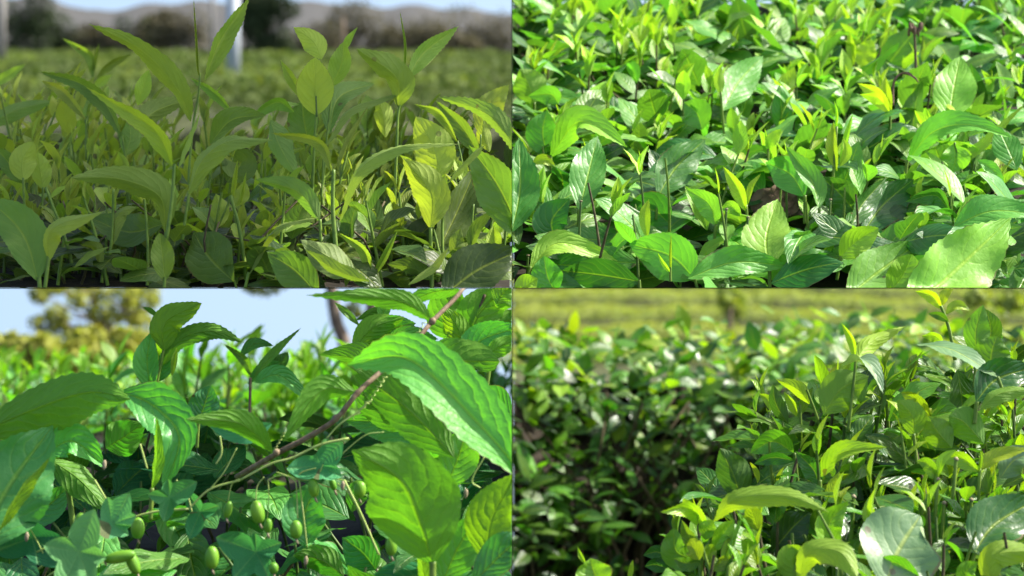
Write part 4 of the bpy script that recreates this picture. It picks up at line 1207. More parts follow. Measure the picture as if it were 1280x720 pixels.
shoot('BL', 'big shaded leaves filling the upper corner beside the divider', (590, 440), 1.98, [
    L([(585, 430), (600, 390), (640, 352)], 1.97, 60, .48, roll=6, side='u', rnd=.3), L([(575, 425), (560, 392), (566, 350)], 2.0, 64, .50, roll=6, side='u', rnd=.3), L([(590, 438), (615, 410), (660, 390)], 1.99, 44, .22, roll=4, side='u', rnd=.1),
    L([(620, 380), (630, 365), (650, 350)], 1.95, 30, .6, roll=4), L([(640, 384), (628, 375), (625, 366)], 1.95, 26, .66, side='u')], [S([(584, 460), (592, 410), (606, 368)], 1.98, 3, 2, mat='twig')])
shoot('BL', 'yellowish leaf fan standing between the pale trunk and the brown vine', (470, 460), 2.02, [
    L([(440, 440), (466, 410), (506, 397)], 2.02, 34, .72, roll=6, side='u', rnd=.5), L([(468, 440), (490, 412), (520, 404)], 2.04, 34, .40, roll=6, side='t', rnd=.7), L([(480, 435), (510, 420), (548, 424)], 2.0, 28, .52, roll=10, side='t', rnd=.6),
    L([(500, 440), (522, 430), (548, 428)], 2.0, 24, .5, roll=15, side='u'), L([(418, 378), (436, 394), (450, 408)], 2.1, 10, .6, roll=10), L([(445, 400), (470, 388), (500, 380)], 2.12, 12, .3, roll=12, side='u'), L([(478, 400), (480, 385), (484, 372)], 2.1, 18, .6)], [S([(452, 480), (466, 440), (478, 400)], 2.04, 2.4)])
shoot('BL', 'pair of dark pointed leaves jutting left just behind the very large bright leaf', (480, 470), 1.9, [
    L([(484, 452), (450, 440), (402, 441)], 1.88, 24, .28, roll=30, side='u', rnd=.1), L([(470, 466), (440, 448), (398, 443)], 1.86, 22, .34, roll=30, side='u', rnd=.2),
    L([(520, 540), (470, 510), (440, 470)], 1.86, 46, .3, roll=12, side='u', rnd=.2), L([(530, 560), (480, 530), (430, 525)], 1.9, 42, .34, roll=12, side='t', rnd=.7)], [S([(500, 490), (484, 450)], 1.88, 2.4)])
shoot('BL', 'star of narrow pointed leaves on a red stalk against the pale canopy', (312, 525), 2.15, [
    L([(318, 470), (340, 445), (376, 410)], 2.15, 15, .58, roll=25, fold=25), L([(314, 470), (306, 450), (280, 430)], 2.16, 13, .6, roll=25), L([(318, 478), (350, 470), (392, 505)], 2.12, 26, .40, roll=25, rnd=.9),
    L([(310, 480), (330, 460), (352, 452)], 2.18, 16, .45, roll=15), L([(330, 470), (352, 452), (360, 440)], 2.2, 20, .35, roll=15, side='t'), L([(300, 445), (318, 430), (342, 432)], 2.3, 16, .35, roll=20, side='t')], [S([(312, 525), (313, 472)], 2.15, 2, 1.8, mat='vine_bark')])
for lab, args in (('long lance leaf jutting left from the top of the brown vine', [L([(540, 401), (505, 378), (455, 371), (383, 369)], (1.76, 1.72), 32, .36, roll=22, side='u', fold=16, shape='lance', rnd=.2)]),
                  ):
    pass
shoot('BL', 'dark teal leaf hanging tip-up behind the dangling fruits', (385, 700), 1.82, [
    L([(384, 684), (380, 645), (398, 606)], 1.81, 58, .22, glint=.3, side='t', fold=14, rnd=.95),
    L([(470, 712), (452, 690), (428, 672)], 1.84, 50, .10, roll=10, side='t', fold=12, rnd=.7), L([(440, 640), (446, 615), (462, 600)], 1.86, 30, .2, roll=10, side='u', rnd=.5),
    L([(430, 720), (400, 700), (366, 694)], 1.8, 40, .08, roll=20, side='u', rnd=.3), L([(500, 660), (480, 630), (476, 606)], 1.88, 44, .12, roll=0, side='t', rnd=.8)], [S([(386, 725), (384, 682)], 1.82, 2)])
# the vine: branch, its own leaves, tendrils and fruits
vine = thing('fruiting_vine', 'brown woody vine slanting across the leaves with coiled tendrils and small oval green fruits', 'vine', P(420, 525, 1.76))
hero_stem(vine, 'BL', [(588, 340, 1.80), (575, 366, 1.79), (540, 402, 1.77), (520, 426, 1.76), (497, 448, 1.77), (470, 470, 1.76), (446, 492, 1.75), (420, 524, 1.75), (386, 546, 1.76), (352, 564, 1.77), (296, 596, 1.82)], 1.77, 2.8, 3.6, mat='vine_bark', name='branch')
for (x, y) in ((540, 402), (446, 492), (420, 523), (345, 566), (505, 440)):
    g = Geo(); c = P(x, y, 1.755)
    tube(g, [c + Vector((-.0016, 0, -.0022)), c + Vector((-.0005, -.0004, -.0008)), c + Vector((.0006, -.0004, .0008)), c + Vector((.0018, 0, .0024))], [.0014, .0026, .0026, .0014], None, 9)
    g.build('node', M['vine_bark'], vine, 'BL')
hero_leaf(vine, 'BL', [(540, 401), (505, 378), (455, 371), (383, 369)], (1.76, 1.72), 32, .34, 22, 'u', 16, 'lance', rnd=.2)
hero_leaf(vine, 'BL', [(574, 362), (540, 366), (494, 386)], (1.78, 1.80), 26, .36, 20, 'u', 16, 'lance', rnd=.3)
hero_leaf(vine, 'BL', [(444, 489), (400, 490), (354, 552)], (1.74, 1.72), 36, .44, 14, 'u', 14, 'tea', rnd=.4)
hero_leaf(vine, 'BL', [(341, 566), (300, 530), (232, 524)], (1.74, 1.70), 34, .36, 20, 'u', 14, 'tea', rnd=.3)
hero_leaf(vine, 'BL', [(340, 530), (300, 540), (250, 522)], (1.8, 1.78), 30, .30, 20, 't', 14, 'tea', rnd=.9, mat=M['VINE'])


def lobed_leaf(parent, c_px, d, lobes, age, rnd, tilt=0.0, name='lobed_leaf'):
    """Vine leaf: lobes = list of (angle in degrees, reach in pixels) round the point where the stalk joins."""
    g = Geo()
    c = P(c_px[0], c_px[1], d)
    n = 72
    v, uv, f = [c.copy()], [(.1, .5)], []
    rings = 4
    ang0 = [a for a, r in lobes]
    for q in range(1, rings + 1):
        k = q / rings
        for i in range(n):
            th = 360 * i / n
            r = 0
            for a, rr in lobes:
                da = abs((th - a + 180) % 360 - 180)
                r = max(r, rr * (.36 + .64 * max(0, 1 - da / 60) ** 1.15))
            t = math.radians(th)
            rp = r * .86 * K * d * k
            x, z = math.cos(t) * rp, -math.sin(t) * rp * (-1)
            y = tilt * z + .004 * math.sin(th / 40 + rnd * 6) * k - .006 * k * k + 0.35 * (abs(x) - .01) * k * .3
            v.append(c + Vector((x, y, z)))
            near = min(abs((th - a + 180) % 360 - 180) for a in ang0)
            uv.append((k, .5 + near / 120))
    for i in range(n):
        f.append((0, 1 + i, 1 + (i + 1) % n))
    for q in range(rings - 1):
        for i in range(n):
            a = 1 + q * n + i; b = 1 + q * n + (i + 1) % n
            f.append((a, a + n, b + n, b))
    g.add(v, f, uv, (age, rnd, 0))
    return g.build(name, M['VINE'], parent, 'BL')


lobed_leaf(vine, (98, 690), 1.66, [(70, 66), (170, 52), (350, 44), (250, 62), (300, 55)], .75, .6, .4)
lobed_leaf(vine, (212, 622), 1.72, [(30, 46), (170, 30), (260, 34), (90, 28)], .55, .3, .3)
lobed_leaf(vine, (400, 582), 1.74, [(48, 50), (185, 48), (335, 36), (110, 18)], .5, .7, .3)
lobed_leaf(vine, (140, 655), 1.7, [(100, 40), (60, 52), (20, 40), (330, 30)], .6, .8, .2)
lobed_leaf(vine, (320, 690), 1.74, [(20, 40), (160, 62), (230, 50), (300, 44), (90, 30)], .4, .4, .3)
lobed_leaf(vine, (250, 640), 1.76, [(20, 30), (120, 36), (250, 40)], .35, .5, .2)
lobed_leaf(vine, (40, 672), 1.74, [(150, 50), (200, 60), (330, 70), (290, 40)], .05, .4, .2)


def coil(parent, a, b, turns, rad, d, r):
    A, B = P(a[0], a[1], d), P(b[0], b[1], d)
    ax = (B - A).normalized(); s = ax.cross(Vector((0, 1, 0))).normalized(); q = ax.cross(s)
    n = int(turns * 9)
    pts = [A.lerp(B, i / n) + (s * math.cos(i / n * turns * 6.283) + q * math.sin(i / n * turns * 6.283)) * (rad * K * d * (1 - .35 * i / n)) for i in range(n + 1)]
    g = Geo(); tube(g, pts, r * K * d, r * .6 * K * d, 5)
    return g.build('tendril', M['tendril'], parent, 'BL')


coil(vine, (482, 470), (460, 505), 6, 2.2, 1.745, .8)
coil(vine, (531, 402), (516, 425), 4, 2.0, 1.745, .7)
coil(vine, (462, 500), (440, 524), 3, 2.4, 1.745, .8)
coil(vine, (356, 540), (343, 562), 5, 1.8, 1.735, .7)
for pts, r in (([(460, 503), (446, 516), (425, 530), (408, 548)], 1.1), ([(436, 548), (400, 556), (366, 572), (338, 580), (300, 600)], 1.6), ([(419, 575), (455, 545), (480, 540)], .7), ([(300, 600), (262, 612), (236, 636)], 1.4), ([(236, 636), (192, 640), (150, 652), (96, 668), (46, 690)], 1.6),
               ([(372, 648), (371, 620), (368, 600), (350, 594), (335, 600)], .9), ([(335, 600), (336, 620), (334, 650)], .7), ([(368, 600), (378, 590), (395, 585)], 1.0), ([(374, 600), (380, 650), (384, 684)], 1.1), ([(430, 600), (450, 640), (474, 694)], 1.8),
               ([(422, 604), (440, 622), (452, 650)], .9), ([(220, 600), (232, 612), (240, 640)], 1.2), ([(118, 600), (130, 620), (138, 634)], 1.5), ([(33, 655), (44, 672), (54, 692)], 1.0), ([(175, 555), (180, 572), (184, 586)], 1.4), ([(275, 545), (277, 566), (270, 580)], 1.3),
               ([(262, 612), (280, 590), (296, 560)], .8), ([(320, 640), (321, 610), (330, 596)], .8), ([(285, 626), (290, 605), (300, 598)], .7), ([(492, 672), (493, 655), (491, 636)], .7), ([(396, 598), (400, 590), (404, 580)], .8), ([(345, 590), (380, 600), (420, 596)], .8), ([(600, 610), (590, 600), (606, 570)], 1.2)):
    hero_stem(vine, 'BL', pts, 1.735, r, r * .8, mat='tendril', name='tendril')


def fruit(parent, x, y, rx, ry, d, tilt=0.0, tip=True):
    g = Geo()
    c = P(x, y, d); n = 12; mres = 12
    rx *= .87; ry *= .9
    ax = Vector((math.sin(tilt), 0, math.cos(tilt)))
    pts = [c + ax * (ry * K * d * -math.cos(math.pi * i / mres)) for i in range(mres + 1)]
    rr = [max(.0002, rx * K * d * math.sin(math.pi * i / mres) ** (.9 if i > mres / 2 else .8)) for i in range(mres + 1)]
    tube(g, pts, rr, None, 14)
    f = g.build('fruit', M['fruit'], parent, 'BL')
    g = Geo()
    e = pts[0]
    tube(g, [e + Vector((0, -.0002, .0006)), e + Vector((.0006, -.0006, -.0018)), e + Vector((.0016, -.0006, -.0036))], [.0006, .0010, .0007], None, 6)
    if tip:
        g.build('dried_tip', M['pale_dry'], f, 'BL')
    return f


for x, y, rx, ry, d, ti in ((392, 610, 8, 13, 1.73, -.15), (322, 640, 10, 16, 1.71, -.2), (335, 657, 6, 10, 1.72, .1), (370, 662, 9, 13, 1.71, 0), (285, 637, 6, 12, 1.73, .2), (265, 697, 10, 16, 1.68, 0), (342, 710, 7, 8, 1.70, 0), (489, 683, 8.5, 13, 1.68, 0), (100, 653, 9, 14, 1.73, .2), (172, 660, 10, 15, 1.78, 0), (150, 696, 9, 22, 1.66, 1.35), (166, 703, 9, 18, 1.67, -.4), (416, 605, 5, 9, 1.75, -.3), (450, 612, 9, 12, 1.8, .1)):
    fruit(vine, x, y, rx, ry, d, ti)
for x, y in ((130, 582), (428, 608), (33, 672), (582, 618), (382, 702)):
    g = Geo(); c = P(x, y, 1.72)
    tube(g, [c + Vector((0, 0, -.003)), c + Vector((0, 0, -.001)), c + Vector((.0004, 0, .002)), c + Vector((.0006, 0, .004))], [.0004, .0015, .0016, .0006], None, 8)
    g.build('flower_bud', M['pale_dry'], vine, 'BL')

bl = Proc('BL', M['BL'])
BLB = [('shaded tea bush low under the light teal roof-shaped leaf', -.27, 1.9), ('shaded tea bush behind the dangling oval fruits', -.15, 1.9), ('shaded tea bush under the very large bright leaf', -.05, 1.9),
       ('pale sunlit tea bush behind the long dark leaf at the outer edge', -.42, 2.7), ('pale sunlit tea bush behind the star of narrow leaves', -.25, 2.7), ('tea bush behind the yellowish leaf fan', -.09, 2.7)]
bl_bushes = [thing('tea_bush', lab, 'tea bush', (x, y, -.24), 'tea bushes of the blue-green planting') for lab, x, y in BLB]
def bl_bush(x, y):
    o = 0 if y < 2.25 else 3
    return o + min(range(3), key=lambda i: abs(x / y - (-.17, -.09, -.03)[i]))
def bl_top(x, y):
    return -.205 + (y - 1.75) * .20 if y < 2.25 else -.122 - .012 * (y - 2.25)
R = random.Random(41)
for i in range(260):
    y = R.uniform(1.78, 2.3); x = R.uniform(-.22, -.003) * y
    z = bl_top(x, y) - R.uniform(0, .09)
    ppx, ppy = x / y / K + 640, 360 - z / y / K
    if ((ppx - 420) / 95) ** 2 + ((ppy - 660) / 75) ** 2 < 1 and R.random() < .55: continue
    D = Vector((R.uniform(-1, 1), R.uniform(-1, .5), R.uniform(-.6, .5)))
    ln = R.uniform(.05, .085)
    bl.leaf(bl_bush(x, y), Vector((x, y, z)), D, Vector((R.uniform(-.4, .4), R.uniform(-.9, .1), 1)), ln, ln * R.uniform(.4, .55), R.uniform(0, .5), R.uniform(0, 60), R.uniform(4, 24), R.randrange(10 ** 6), .05, n=17, across=3, serr=.005)
for i in range(330):
    y = R.uniform(3.2, 5.2); x = R.uniform(-.222, -.003) * y
    top = bl_top(x, y) + (R.uniform(-.04, .018) if i % 3 or y > 3.7 else R.uniform(-.15, -.03))
    h = R.uniform(.08, .14)
    bl.shoot(bl_bush(x, y), Vector((x, y, top - h)), Vector((R.uniform(-.3, .3), R.uniform(-.3, .2), 1)), h, R.uniform(.045, .07), R.uniform(.05, .5), R.uniform(.5, .95), R.choice((5, 6, 7)), R, stem_r=.0016, spread=(85, 22), stem_mat=R.choice((0, 1, 2)), segn=13)
for i in range(26):                                        # taller shoots breaking the crest
    y = R.uniform(3.25, 4.0); x = R.uniform(-.185, -.06) * y
    h = R.uniform(.12, .18)
    bl.shoot(bl_bush(x, y), Vector((x, y, bl_top(x, y) + R.uniform(-.005, .05) - h)), Vector((R.uniform(-.3, .3), R.uniform(-.3, .2), 1)), h, R.uniform(.07, .10), R.uniform(0, .4), R.uniform(.4, .9), R.choice((5, 6, 7)), R, stem_r=.002, spread=(80, 22), stem_mat=R.choice((0, 2)), segn=15)
for i in range(60):
    y = R.uniform(1.8, 2.3); x = R.uniform(-.22, -.004) * y
    b = bl_bush(x, y)
    if b not in bl.stems: bl.stems[b] = Geo()
    a = Vector((x, y, -.33))
    tube(bl.stems[b], spline([a, a + Vector((R.uniform(-.02, .02), R.uniform(-.02, .02), .08)), Vector((x + R.uniform(-.04, .04), y, bl_top(x, y) - .02))], 7), .002, .0012, 6, mi=R.choice((1, 2, 2)))
bl.finish(bl_bushes)

# beyond: yellowish shrubs, an airy tree and a bare trunk against the sky
def clumps(px, py, hw, hh, y, n, rad, seed):
    R2 = random.Random(seed)
    return [(at(px + R2.uniform(-1, 1) * hw, py + R2.uniform(-1, 1) * hh, y + R2.uniform(-.3, .3)), (rad * K * y, rad * K * y * .8, rad * K * y * .8)) for _ in range(n)]
crown_tree('airy_tree', 'airy pale tree with gaps of sky in its crown behind the yellowish shrubs', 'tree', at(118, 560, 14), 1.0, .03, clumps(116, 394, 74, 46, 14, 34, 15, 4), 2600, .026, (0.2, 1.0), M['TREE'])
for i, (px, py, hw, hh, lab) in enumerate(((20, 452, 40, 26, 'blurred yellow-green shrub at the outer edge below the airy tree'), (78, 446, 40, 26, 'blurred yellow-green shrub below the middle of the airy tree'), (140, 446, 34, 26, 'blurred olive shrub close to the standing olive leaf'))):
    y = 8 + .4 * i
    crown_tree('shrub', lab, 'shrub', at(px, 520, y), .14, .02, clumps(px, py, hw, hh, y, 14, 16, 10 + i), 1500, .026, (.35, 1.0), M['TREE'], 'blurred shrubs under the airy tree')
t = thing('bare_tree', 'bare brown trunk with a few drooping twigs standing against the sky', 'tree', at(432, 560, 9))
g = Geo(); tube(g, spline([at(436, 560, 9), at(432, 440, 9), at(420, 400, 9), at(412, 340, 9), at(404, 250, 9)], 20), 9 * K * 9, 7 * K * 9, 10); g.build('trunk', M['bark'], t)
g = Geo(); tube(g, spline([at(458, 560, 9.4), at(462, 420, 9.4), at(468, 350, 9.4), at(480, 250, 9.4)], 20), 9 * K * 9, 7 * K * 9, 10); g.build('trunk', M['bark'], t)
g = Geo(); tube(g, spline([at(414, 345, 9), at(370, 335, 9), at(328, 350, 9)], 12), 2 * K * 9, 1 * K * 9, 6); g.build('twig', M['bark'], t)
g = Geo()
for (px, py, s) in ((325, 362, 16), (340, 358, 16), (312, 360, 10), (350, 356, 12), (440, 385, 10), (450, 372, 12), (448, 392, 8)):
    scatter_leaves(g, at(px, py, 9), (s * K * 9, .03, s * .6 * K * 9), 60, .014, (0, .4), random.Random(px))
g.build('crown', M['TREE'], t)

# ================================================================== lower glossy planting
def C2(x, y): return (640 + x / 2, 360 + y / 2)
shoot('BR', 'big silvery torn leaf glaring in the sun at the bottom', (1108, 725), 1.84, [
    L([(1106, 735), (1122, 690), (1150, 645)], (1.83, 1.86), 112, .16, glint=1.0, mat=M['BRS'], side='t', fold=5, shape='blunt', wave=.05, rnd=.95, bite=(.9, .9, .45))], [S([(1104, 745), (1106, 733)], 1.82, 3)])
shoot('BR', 'long yellow-green leaf arching like a bow beside the silvery torn leaf', (1045, 700), 1.86, [
    L([(892, 652), (920, 624), (985, 620), (1036, 640)], (1.88, 1.84), 32, .86, roll=18, side='u', fold=20, wave=.02, rnd=.4),
    L([(1046, 684), (1036, 656), (1060, 627)], 1.87, 40, .62, roll=-8, side='t', fold=22, wave=.08, rnd=.8)], [S([(1047, 684), (1022, 637)], 1.845, 2.2, 1.4), S([(1052, 720), (1047, 682)], 1.85, 2.2)])
shoot('BR', 'yellow leaf curled over like a saddle below the bow-shaped leaf', (1000, 725), 1.82, [
    L([(996, 728), (1012, 690), (1050, 690), (1072, 722)], (1.83, 1.80), 40, .86, roll=20, side='u', fold=16, shape='blunt', rnd=.5),
    L([(1000, 726), (990, 700), (1004, 684)], 1.86, 42, .82, roll=-6, side='u', fold=12, shape='oval', rnd=.6)], [S([(996, 745), (997, 726)], 1.83, 2.4)])
shoot('BR', 'sunlit young rosette with round leaves leaning over the dark gap', (876, 720), 1.92, [
    L([(884, 660), (862, 636), (825, 640)], (1.92, 1.88), 25, .80, roll=22, side='t', fold=24, rnd=.9),
    L([(876, 700), (846, 690), (842, 660)], 1.94, 40, .55, roll=5, side='t', fold=10, shape='oval', rnd=.6),
    L([(878, 690), (862, 672), (852, 650)], 1.92, 20, .62, roll=10, side='t', fold=24), L([(890, 690), (905, 665), (918, 650)], 1.9, 26, .68, roll=-8, side='t', fold=20, rnd=.8),
    L([(874, 700), (866, 684), (858, 682)], 1.88, 26, .82, roll=0, fold=18, shape='oval'), L([(880, 700), (890, 690), (896, 688)], 1.89, 22, .7, fold=16, shape='oval'),
    L([(882, 675), (886, 660), (892, 650)], 1.91, 26, .66, roll=14, side='t', fold=20), L([(876, 702), (858, 704), (842, 698)], 1.9, 20, .4, roll=10), L([(886, 712), (900, 702), (898, 698)], 1.88, 26, .7)],
    [S([(880, 745), (876, 705), (886, 680), (892, 665)], 1.91, 3.4, 2.0)])
shoot('BR', 'single pale round leaf peeping up from the bottom edge with two spikes', (752, 735), 1.9, [
    L([(752, 736), (742, 715), (738, 698)], 1.9, 50, .66, roll=0, side='t', fold=16, shape='oval', rnd=.9), L([(732, 705), (726, 695), (722, 684)], 1.92, 8, .75, fold=30), L([(786, 730), (789, 712), (791, 700)], 1.9, 9, .75, fold=30)], [S([(752, 750), (752, 734)], 1.9, 2)])
shoot('BR', 'glowing yellow two-leaf shoot standing out against the far tea rows', (1068, 500), 2.06, [
    L([(1070, 450), (1088, 428), (1131, 408)], (2.06, 2.1), 26, 1.0, roll=14, side='u', fold=24, rnd=.7), L([(1069, 448), (1065, 425), (1052, 404)], 2.06, 14, .92, roll=16, side='t', fold=32, rnd=.9),
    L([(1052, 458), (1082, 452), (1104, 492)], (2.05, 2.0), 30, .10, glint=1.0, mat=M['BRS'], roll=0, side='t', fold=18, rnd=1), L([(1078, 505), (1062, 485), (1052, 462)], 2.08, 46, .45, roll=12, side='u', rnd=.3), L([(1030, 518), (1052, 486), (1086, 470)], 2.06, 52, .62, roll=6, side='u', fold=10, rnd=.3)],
    [S([(1060, 540), (1066, 490), (1070, 446)], 2.06, 2.4, 1.6)])
shoot('BR', 'yellow-tipped shoot reaching up at the outer top over the silver leaf', (1192, 440), 2.1, [
    L([(1177, 386), (1164, 370), (1144, 364)], 2.1, 17, 1.0, roll=14, fold=20, rnd=.8), L([(1178, 382), (1182, 368), (1192, 360)], 2.11, 14, .9, roll=20), L([(1182, 393), (1196, 382), (1213, 388)], 2.08, 14, .85, roll=26), L([(1186, 402), (1174, 394), (1160, 392)], 2.09, 12, .35, roll=20), L([(1180, 430), (1168, 420), (1152, 420)], 2.12, 16, .8, roll=30),
    L([(1220, 420), (1236, 410), (1254, 424)], 2.2, 20, .5, roll=20)], [S([(1194, 450), (1186, 410), (1176, 382)], 2.1, 2.6, 1.8)])
shoot('BR', 'silver-white lying leaf shining below the yellow-tipped shoot', (1250, 480), 2.04, [
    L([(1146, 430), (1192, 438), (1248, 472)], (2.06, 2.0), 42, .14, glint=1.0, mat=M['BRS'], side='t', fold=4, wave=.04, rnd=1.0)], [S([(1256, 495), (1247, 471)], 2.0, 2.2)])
shoot('BR', 'upright green leaf over a round leaf near the outer edge', (1222, 470), 2.08, [
    L([(1220, 446), (1220, 412), (1229, 381)], 2.08, 34, .52, roll=6, side='u', fold=12, rnd=.5), L([(1236, 446), (1238, 410), (1232, 386)], 2.1, 28, .30, roll=-10, side='t'), L([(1238, 468), (1240, 440), (1246, 420)], 2.04, 46, .42, roll=0, side='u', fold=8, shape='oval', rnd=.2)], [S([(1218, 485), (1220, 444)], 2.08, 2.4)])
shoot('BR', 'blue-green dark leaf with a bright folded rim at the outer edge', (1222, 520), 2.0, [
    L([(1220, 502), (1246, 474), (1296, 458)], (2.0, 2.02), 52, .05, roll=0, side='t', fold=16, rnd=.9), L([(1224, 512), (1250, 492), (1296, 486)], 1.98, 24, .62, roll=30, side='u', rnd=.4)], [S([(1218, 530), (1221, 502)], 2.0, 2.6)])
shoot('BR', 'arched bright-edged leaf over a small blue-green leaf in the middle of the near bush', (1030, 610), 1.98, [
    L([(1026, 596), (1052, 566), (1108, 559)], (1.98, 1.95), 30, .72, roll=30, side='t', fold=22, rnd=.7), L([(1024, 606), (1016, 586), (994, 564)], 2.0, 28, .20, roll=6, side='t', fold=16, rnd=.9), L([(1024, 606), (1036, 590), (1040, 598)], 2.0, 20, .5)], [S([(1026, 640), (1025, 600)], 1.99, 2.4)])
shoot('BR', 'rounded green leaf above a flat dark leaf on the shaded flank', (996, 590), 2.02, [
    L([(992, 566), (966, 552), (938, 566)], 2.02, 34, .45, roll=14, side='t', fold=14, shape='oval', rnd=.7), L([(994, 576), (966, 572), (942, 580)], 2.0, 20, .12, roll=30, side='t'), L([(930, 630), (915, 590), (900, 560)], 2.05, 46, .18, roll=10, side='u'), L([(965, 690), (990, 660), (1012, 640)], 1.95, 46, .10, roll=5, side='t')], [S([(998, 610), (993, 566)], 2.02, 2.2)])
shoot('BR', 'rounded lime leaf hanging at the crest right of the glowing shoot', (1140, 550), 2.02, [
    L([(1142, 544), (1140, 520), (1122, 500)], 2.02, 34, .66, roll=4, side='u', fold=10, shape='oval', rnd=.5), L([(1165, 524), (1145, 500), (1126, 490)], 2.04, 22, .72, roll=24), L([(1190, 560), (1172, 540), (1160, 520)], 2.0, 40, .55, roll=8, side='u', wave=.06), L([(1230, 555), (1205, 528), (1186, 520)], 2.0, 44, .5, roll=0, side='u')], [S([(1146, 580), (1142, 542)], 2.02, 2.2)])
shoot('BR', 'folded two-winged bright leaf pair among the pruned stalks', (1225, 620), 1.95, [
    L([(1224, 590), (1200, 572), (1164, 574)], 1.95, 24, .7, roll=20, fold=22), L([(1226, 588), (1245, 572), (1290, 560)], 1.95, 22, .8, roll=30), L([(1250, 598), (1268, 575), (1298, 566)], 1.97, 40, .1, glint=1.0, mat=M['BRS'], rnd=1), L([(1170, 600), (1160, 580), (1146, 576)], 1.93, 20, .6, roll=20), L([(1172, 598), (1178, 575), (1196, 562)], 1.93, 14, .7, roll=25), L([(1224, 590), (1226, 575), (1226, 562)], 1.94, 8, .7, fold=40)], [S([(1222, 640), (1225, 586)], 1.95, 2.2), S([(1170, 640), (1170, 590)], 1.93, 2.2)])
shoot('BR', 'large dark leaf with crinkled surface and light midrib in the outer lower corner', (1215, 690), 1.9, [
    L([(1218, 690), (1244, 655), (1300, 622)], (1.88, 1.92), 72, .08, roll=6, side='t', fold=14, wave=.05, rnd=.8), L([(1160, 690), (1170, 660), (1180, 625)], 1.94, 34, .2, roll=10)], [S([(1212, 715), (1219, 688)], 1.88, 2.6)])
shoot('BR', 'yellow leaf hooked downward in the outer bottom corner', (1240, 735), 1.84, [
    L([(1238, 735), (1242, 695), (1300, 688)], 1.84, 40, .88, roll=16, side='u', fold=16, shape='blunt', rnd=.4), L([(1210, 735), (1208, 715), (1222, 702)], 1.86, 26, .6), L([(1150, 722), (1120, 704), (1092, 702)], 1.84, 26, .5, roll=16)], [S([(1236, 745), (1238, 733)], 1.84, 2.4)])
shoot('BR', 'dark teal leaf sprig at the foot of the sunlit rosette', (842, 720), 1.98, [
    L([(840, 700), (822, 690), (804, 694)], 1.98, 22, .12, roll=10, rnd=.9), L([(838, 712), (820, 706), (806, 708)], 1.98, 20, .14, roll=10, rnd=.9), L([(842, 700), (845, 690), (846, 684)], 1.98, 12, .3)], [S([(842, 735), (840, 696)], 1.98, 1.8)])
shoot('BR', 'pair of yellow-green upright blades at the left end of the near crest', (990, 510), 2.1, [
    L([(1012, 505), (996, 486), (970, 474)], 2.1, 20, .92, roll=20, side='u', rnd=.7), L([(996, 520), (990, 504), (980, 490)], 2.1, 14, .85, roll=20, fold=26), L([(1000, 520), (1008, 500), (1016, 484)], 2.12, 14, .6, roll=15), L([(970, 520), (960, 500), (948, 492)], 2.15, 12, .85), L([(985, 530), (970, 505), (966, 480)], 2.12, 22, .15, roll=20, side='u')], [S([(1002, 560), (1000, 505)], 2.1, 2, 1.5)])
for i, (x, y0, y1, lab) in enumerate(((1151, 622, 652, 'pruned double stub with dry white tip right of the silvery torn leaf'), (1172, 600, 630, 'dark pruned stub behind the double stub'), (1214, 626, 668, 'tall pruned green stub beside the crinkled dark leaf'), (1180, 630, 660, 'thin pruned stub between two thicker stubs'), (1067, 622, 660, 'short pruned green stub left of the silvery torn leaf'), (1195, 575, 600, 'short yellow-topped stub above the tall pruned stub'))):
    t = thing('pruned_stub', lab, 'stub', P(x, y1, 1.93), 'pruned stubs in the glossy bush')
    hero_stem(t, 'BR', [(x - 4, y1 + 24), (x - 1, (y0 + y1) / 2), (x, y0)], 1.93, 2.6, 2.2, mat='green_stem')
    if i in (0, 2): hero_stem(t, 'BR', [(x + 6, y1 + 24), (x + 7, y0 + 3)], 1.94, 3.0, 2.8, mat='green_stem')
    g = Geo(); tube(g, [P(x, y0, 1.79), P(x + .4, y0 - 2.4, 1.79), P(x + 1, y0 - 4, 1.79)], [3.2 * K * 1.93, 2.6 * K * 1.93, .6 * K * 1.93], None, 8); g.build('cut_end', M['pale_dry'], t, 'BR')

br = Proc('BR', M['BR'])
BRB = [('near glossy tea bush rising at the outer edge in full sun', .38, 2.1), ('near glossy tea bush around the bow-shaped leaf', .2, 2.05), ('shaded flank of tea bush under the yellow-green upright blades', .2, 2.45),
       ('blurred clipped tea bush with glinting leaves by the divider', .12, 4.3), ('blurred clipped tea bush with glinting leaves in the middle of the hedge', .38, 4.4), ('blurred clipped tea bush running up behind the near crest', .72, 4.6)]
br_bushes = [thing('tea_bush', lab, 'tea bush', (x, y, -.5), 'tea bushes of the glossy planting') for lab, x, y in BRB]
R = random.Random(51)
def br_top(px):                                            # crest of the near bush in photo rows
    pts = [(860, 640), (900, 590), (940, 530), (985, 500), (1040, 485), (1100, 470), (1180, 455), (1300, 440)]
    if px <= pts[0][0]: return 700
    for (a, b), (c, d) in zip(pts[:-1], pts[1:]):
        if a <= px <= c: return b + (d - b) * (px - a) / (c - a)
    return 440
